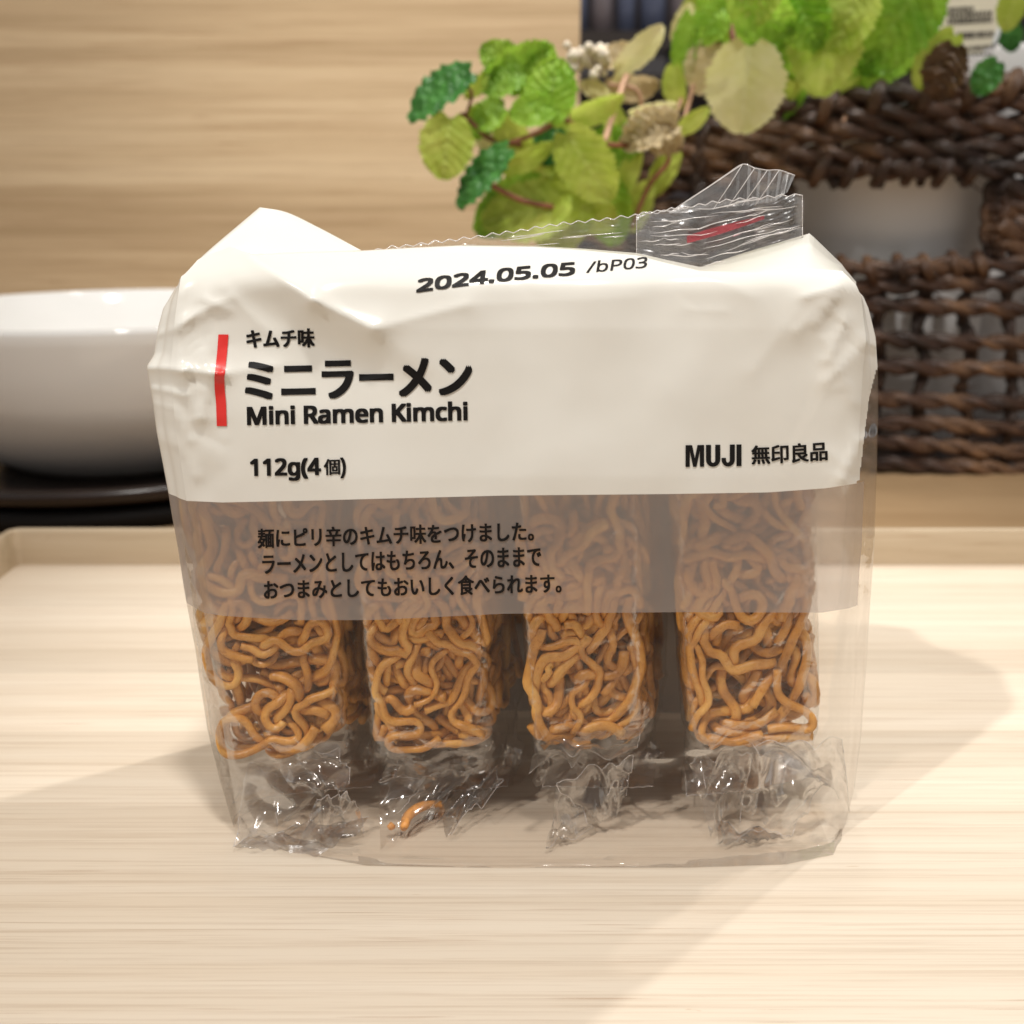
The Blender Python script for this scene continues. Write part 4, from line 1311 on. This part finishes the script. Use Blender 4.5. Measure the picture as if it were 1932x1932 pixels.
for k in range(46):
    c = P(1112 + rng.gauss(0, 24), 108 + rng.gauss(0, 13) + 0.0, 0.600 + rng.uniform(-0.012, 0.012)); r_ = rng.uniform(0.0016, 0.0036)
    mb.lathe([(0, -r_), (r_ * 0.8, -r_ * 0.5), (r_, 0), (r_ * 0.7, r_ * 0.6), (0, r_)], (c.x, c.y, c.z), 7)
mb.build('flower_cluster', M['flower'], pl)

p2 = thing('mint_plant', 'upright mint with big pale yellow and green leaves rising from the basket', 'plant', (potA.x, 0.70, 0.19))
LV2 = [
    (1292, 100, 0.610, 128, 48, 265, 'green', 8, 30, 0.3, 0.8), (1330, 132, 0.606, 92, 82, 250, 'tan', 8, 10, 0.2, 0.3),
    (1405, 172, 0.585, 155, 148, 268, 'pale', 8, 6, 0.15, 0.12), (1558, 82, 0.595, 195, 142, 268, 'lime', 8, 10, 0.2, 0.3),
    (1446, 30, 0.582, 130, 92, 330, 'bright', 22, 15, 0.3, 1.2), (1500, 8, 0.600, 140, 90, 200, 'bright', 15, 15, 0.3, 1.0),
    (1690, 40, 0.600, 185, 150, 240, 'green', 12, 10, 0.2, 0.8), (1640, 50, 0.625, 170, 100, 262, 'bright', 10, 15, 0.3, 0.8),
    (1402, 62, 0.612, 110, 72, 300, 'bright', 12, 20, 0.3, 0.9), (1375, 20, 0.625, 100, 70, 240, 'lime', 12, 20, 0.3, 0.5),
    (1762, 118, 0.620, 110, 70, 240, 'olive', 10, 20, 0.3, 0.3), (1782, 140, 0.612, 98, 82, 258, 'brown', 10, 14, 0.5, 2.0),
    (1860, 148, 0.615, 66, 56, 240, 'dark', 10, 15, 0.3, 1.0), (1908, 70, 0.72, 56, 44, 280, 'dark', 10, 15, 0.3, 1.0),
    (1908, 18, 0.650, 80, 52, 260, 'olive', 10, 15, 0.3, 0.5),
    (1290, 40, 0.640, 70, 40, 70, 'pale', 12, 20, 0.3, 0.3), (1430, 105, 0.640, 120, 90, 250, 'olive', 12, 20, 0.3, 0.5),
    (1480, 130, 0.645, 130, 90, 270, 'olive', 12, 20, 0.3, 0.5), (1345, 70, 0.650, 110, 80, 250, 'green', 12, 20, 0.3, 0.5),
    (1620, 130, 0.650, 120, 80, 250, 'green', 12, 20, 0.3, 0.5), (1555, 150, 0.660, 140, 90, 270, 'olive', 12, 20, 0.3, 0.5),
    (1690, 110, 0.655, 110, 70, 230, 'green', 12, 20, 0.3, 0.5), (1320, 10, 0.655, 80, 50, 200, 'olive', 12, 20, 0.3, 0.5),
    (1520, 40, 0.588, 120, 100, 300, 'bright', 10, 12, 0.3, 1.6), (1600, 30, 0.584, 140, 110, 255, 'lime', 10, 12, 0.3, 1.0), (1735, 20, 0.605, 130, 100, 270, 'green', 10, 12, 0.3, 1.0), (1430, -10, 0.578, 120, 90, 260, 'lime', 10, 12, 0.3, 1.4),
    (1340, 45, 0.60, 90, 70, 230, 'bright', 10, 12, 0.3, 1.2), (1665, 100, 0.612, 110, 80, 220, 'green', 10, 15, 0.3, 1.0), (1500, 95, 0.612, 110, 80, 280, 'green', 10, 12, 0.3, 1.0), (1455, 70, 0.606, 90, 70, 230, 'green', 10, 12, 0.3, 1.2),
    (1595, -20, 0.590, 150, 110, 250, 'bright', 15, 10, 0.3, 0.9), (1720, -40, 0.610, 160, 120, 240, 'green', 15, 10, 0.3, 0.9),
    (1480, 190, 0.655, 100, 60, 230, 'green', 12, 20, 0.3, 0.5), (1350, -30, 0.63, 110, 80, 240, 'bright', 15, 10, 0.3, 0.9), (1600, 170, 0.65, 80, 36, 30, 'lime', 12, 25, 0.3, 0.3),
]
for i, a in enumerate(LV2): leaf(p2, *a[:6], a[6], tilt=a[7], roll=a[8], curl=a[9], crinkle=a[10] * 1.5, seed=i + 40)
for pts, Y, r_, m_, Y2 in [([(1366, -10), (1378, 50), (1392, 112)], 0.606, 0.0017, 'stem', 0.59), ([(1430, 70), (1465, 95), (1492, 112)], 0.615, 0.0015, 'stem', 0.62),
                           ([(1345, -20), (1350, 60), (1370, 200)], 0.63, 0.0014, 'stem', 0.66), ([(1555, -10), (1520, 120), (1550, 250)], 0.63, 0.0017, 'stem', 0.70),
                           ([(1640, 0), (1610, 150), (1590, 240)], 0.64, 0.0016, 'stem', 0.71), ([(1495, 110), (1520, 170), (1560, 240)], 0.625, 0.0014, 'stem_pale', 0.69),
                           ([(1590, 230), (1610, 195), (1640, 160)], 0.648, 0.0013, 'stem_pale', 0.66), ([(1310, 150), (1295, 210), (1270, 280)], 0.612, 0.0013, 'stem_pale', 0.60)]:
    stem(p2, pts, Y, r_, m_, Y2)

# plant label stuck in the right pot
tg = thing('plant_label', 'cream plastic plant label with lines of dark print stuck behind the mint leaves', 'label', P(1835, 100, 0.69))
TGP = [(1765, -60), (1886, -60), (1890, 10), (1886, 40), (1872, 84), (1850, 100), (1790, 104), (1765, 60)]
vs = [P(x, y, 0.690 + (x - 1765) * 0.00003) for x, y in TGP]
o = obj('label_card', vs, [tuple(range(len(vs)))], M['tag'], tg, False); solid(o, 0.0008)
mb = MB()
eg = [P(x, y, 0.6895 + (x - 1765) * 0.00003) for x, y in [(1888, -60), (1893, 10), (1889, 42), (1874, 86)]]
mb.tube(catmull(eg, 20), 0.0016, 8); mb.build('label_edge', M['tagedge'], tg)
mb = MB(); rng = random.Random(2)
# the print is too blurred to read: broken dark strokes in rows
for (x0, x1, y, h) in ((1797, 1868, -4, 10), (1790, 1835, 22, 8), (1790, 1868, 33, 9), (1788, 1870, 46, 11), (1806, 1876, 74, 12), (1826, 1872, 97, 8), (1826, 1872, 108, 6)):
    x = x0
    while x < x1:
        wd = rng.uniform(3, 7)
        a = [P(xx, yy - (xx - 1790) * 0.05, 0.6888 + (xx - 1765) * 0.00003) for xx, yy in ((x, y), (x + wd, y), (x + wd, y - h), (x, y - h))]
        mb.add(a, [(0, 1, 2, 3)]); x += wd + rng.uniform(0.8, 2.4)
mb.build('print', M['print'], tg, False)

# ------------------------------------------------------------------ shop shelf far behind
SY = 2.1
sh = thing('shop_shelf', 'dark brown shop shelf out of focus beyond the edge of the bamboo board', 'shelf', (0.25, SY + 0.15, TZ))
zs = P(1180, 58, SY).z
mb = MB(); mb.box((-0.5, SY + 0.26, -0.3), (1.8, SY + 0.28, 1.3)); mb.build('back_board', M['shelf_back'], sh, False)
mb = MB(); mb.box((-0.5, SY, zs - 0.03), (1.8, SY + 0.258, zs)); mb.build('shelf_board', M['shelf'], sh, False)
z2 = P(1180, 140, SY).z
mb = MB(); mb.box((-0.5, SY, z2 - 0.03), (1.8, SY + 0.258, z2)); mb.build('shelf_board', M['shelf'], sh, False)
xx = 0.10; rng = random.Random(4)
for k in range(9):
    r_ = rng.uniform(0.016, 0.024); h_ = rng.uniform(0.10, 0.15)
    kind = k % 3
    c = (xx + r_, SY + 0.06, zs + 0.0005); xx += 2 * r_ + 0.008
    b_ = MB(); b_.lathe([(0, 0), (r_, 0), (r_, h_ * 0.7), (r_ * 0.8, h_ * 0.8), (r_ * 0.35, h_ * 0.86), (r_ * 0.35, h_), (0, h_)], c, 24)
    o = b_.build('bottle', M['bottle_blue'] if kind != 1 else M['bottle_mauve'], None, True, c)
    tag(o, 'blurred blue or mauve bottle on the dark shop shelf behind the mint', 'bottle', 'bottles on the shop shelf')
xx = 0.08
for k in range(7):
    w_ = rng.uniform(0.05, 0.07); h_ = rng.uniform(0.03, 0.055)
    b_ = MB(); b_.box((xx, SY + 0.03, z2 + 0.0005), (xx + w_, SY + 0.12, z2 + h_)); xx += w_ + 0.006
    o = b_.build('carton', M['carton'], None, False, (xx - w_ / 2, SY + 0.07, z2))
    tag(o, 'blurred grey carton on the lower level of the dark shop shelf', 'carton', 'cartons on the shop shelf')
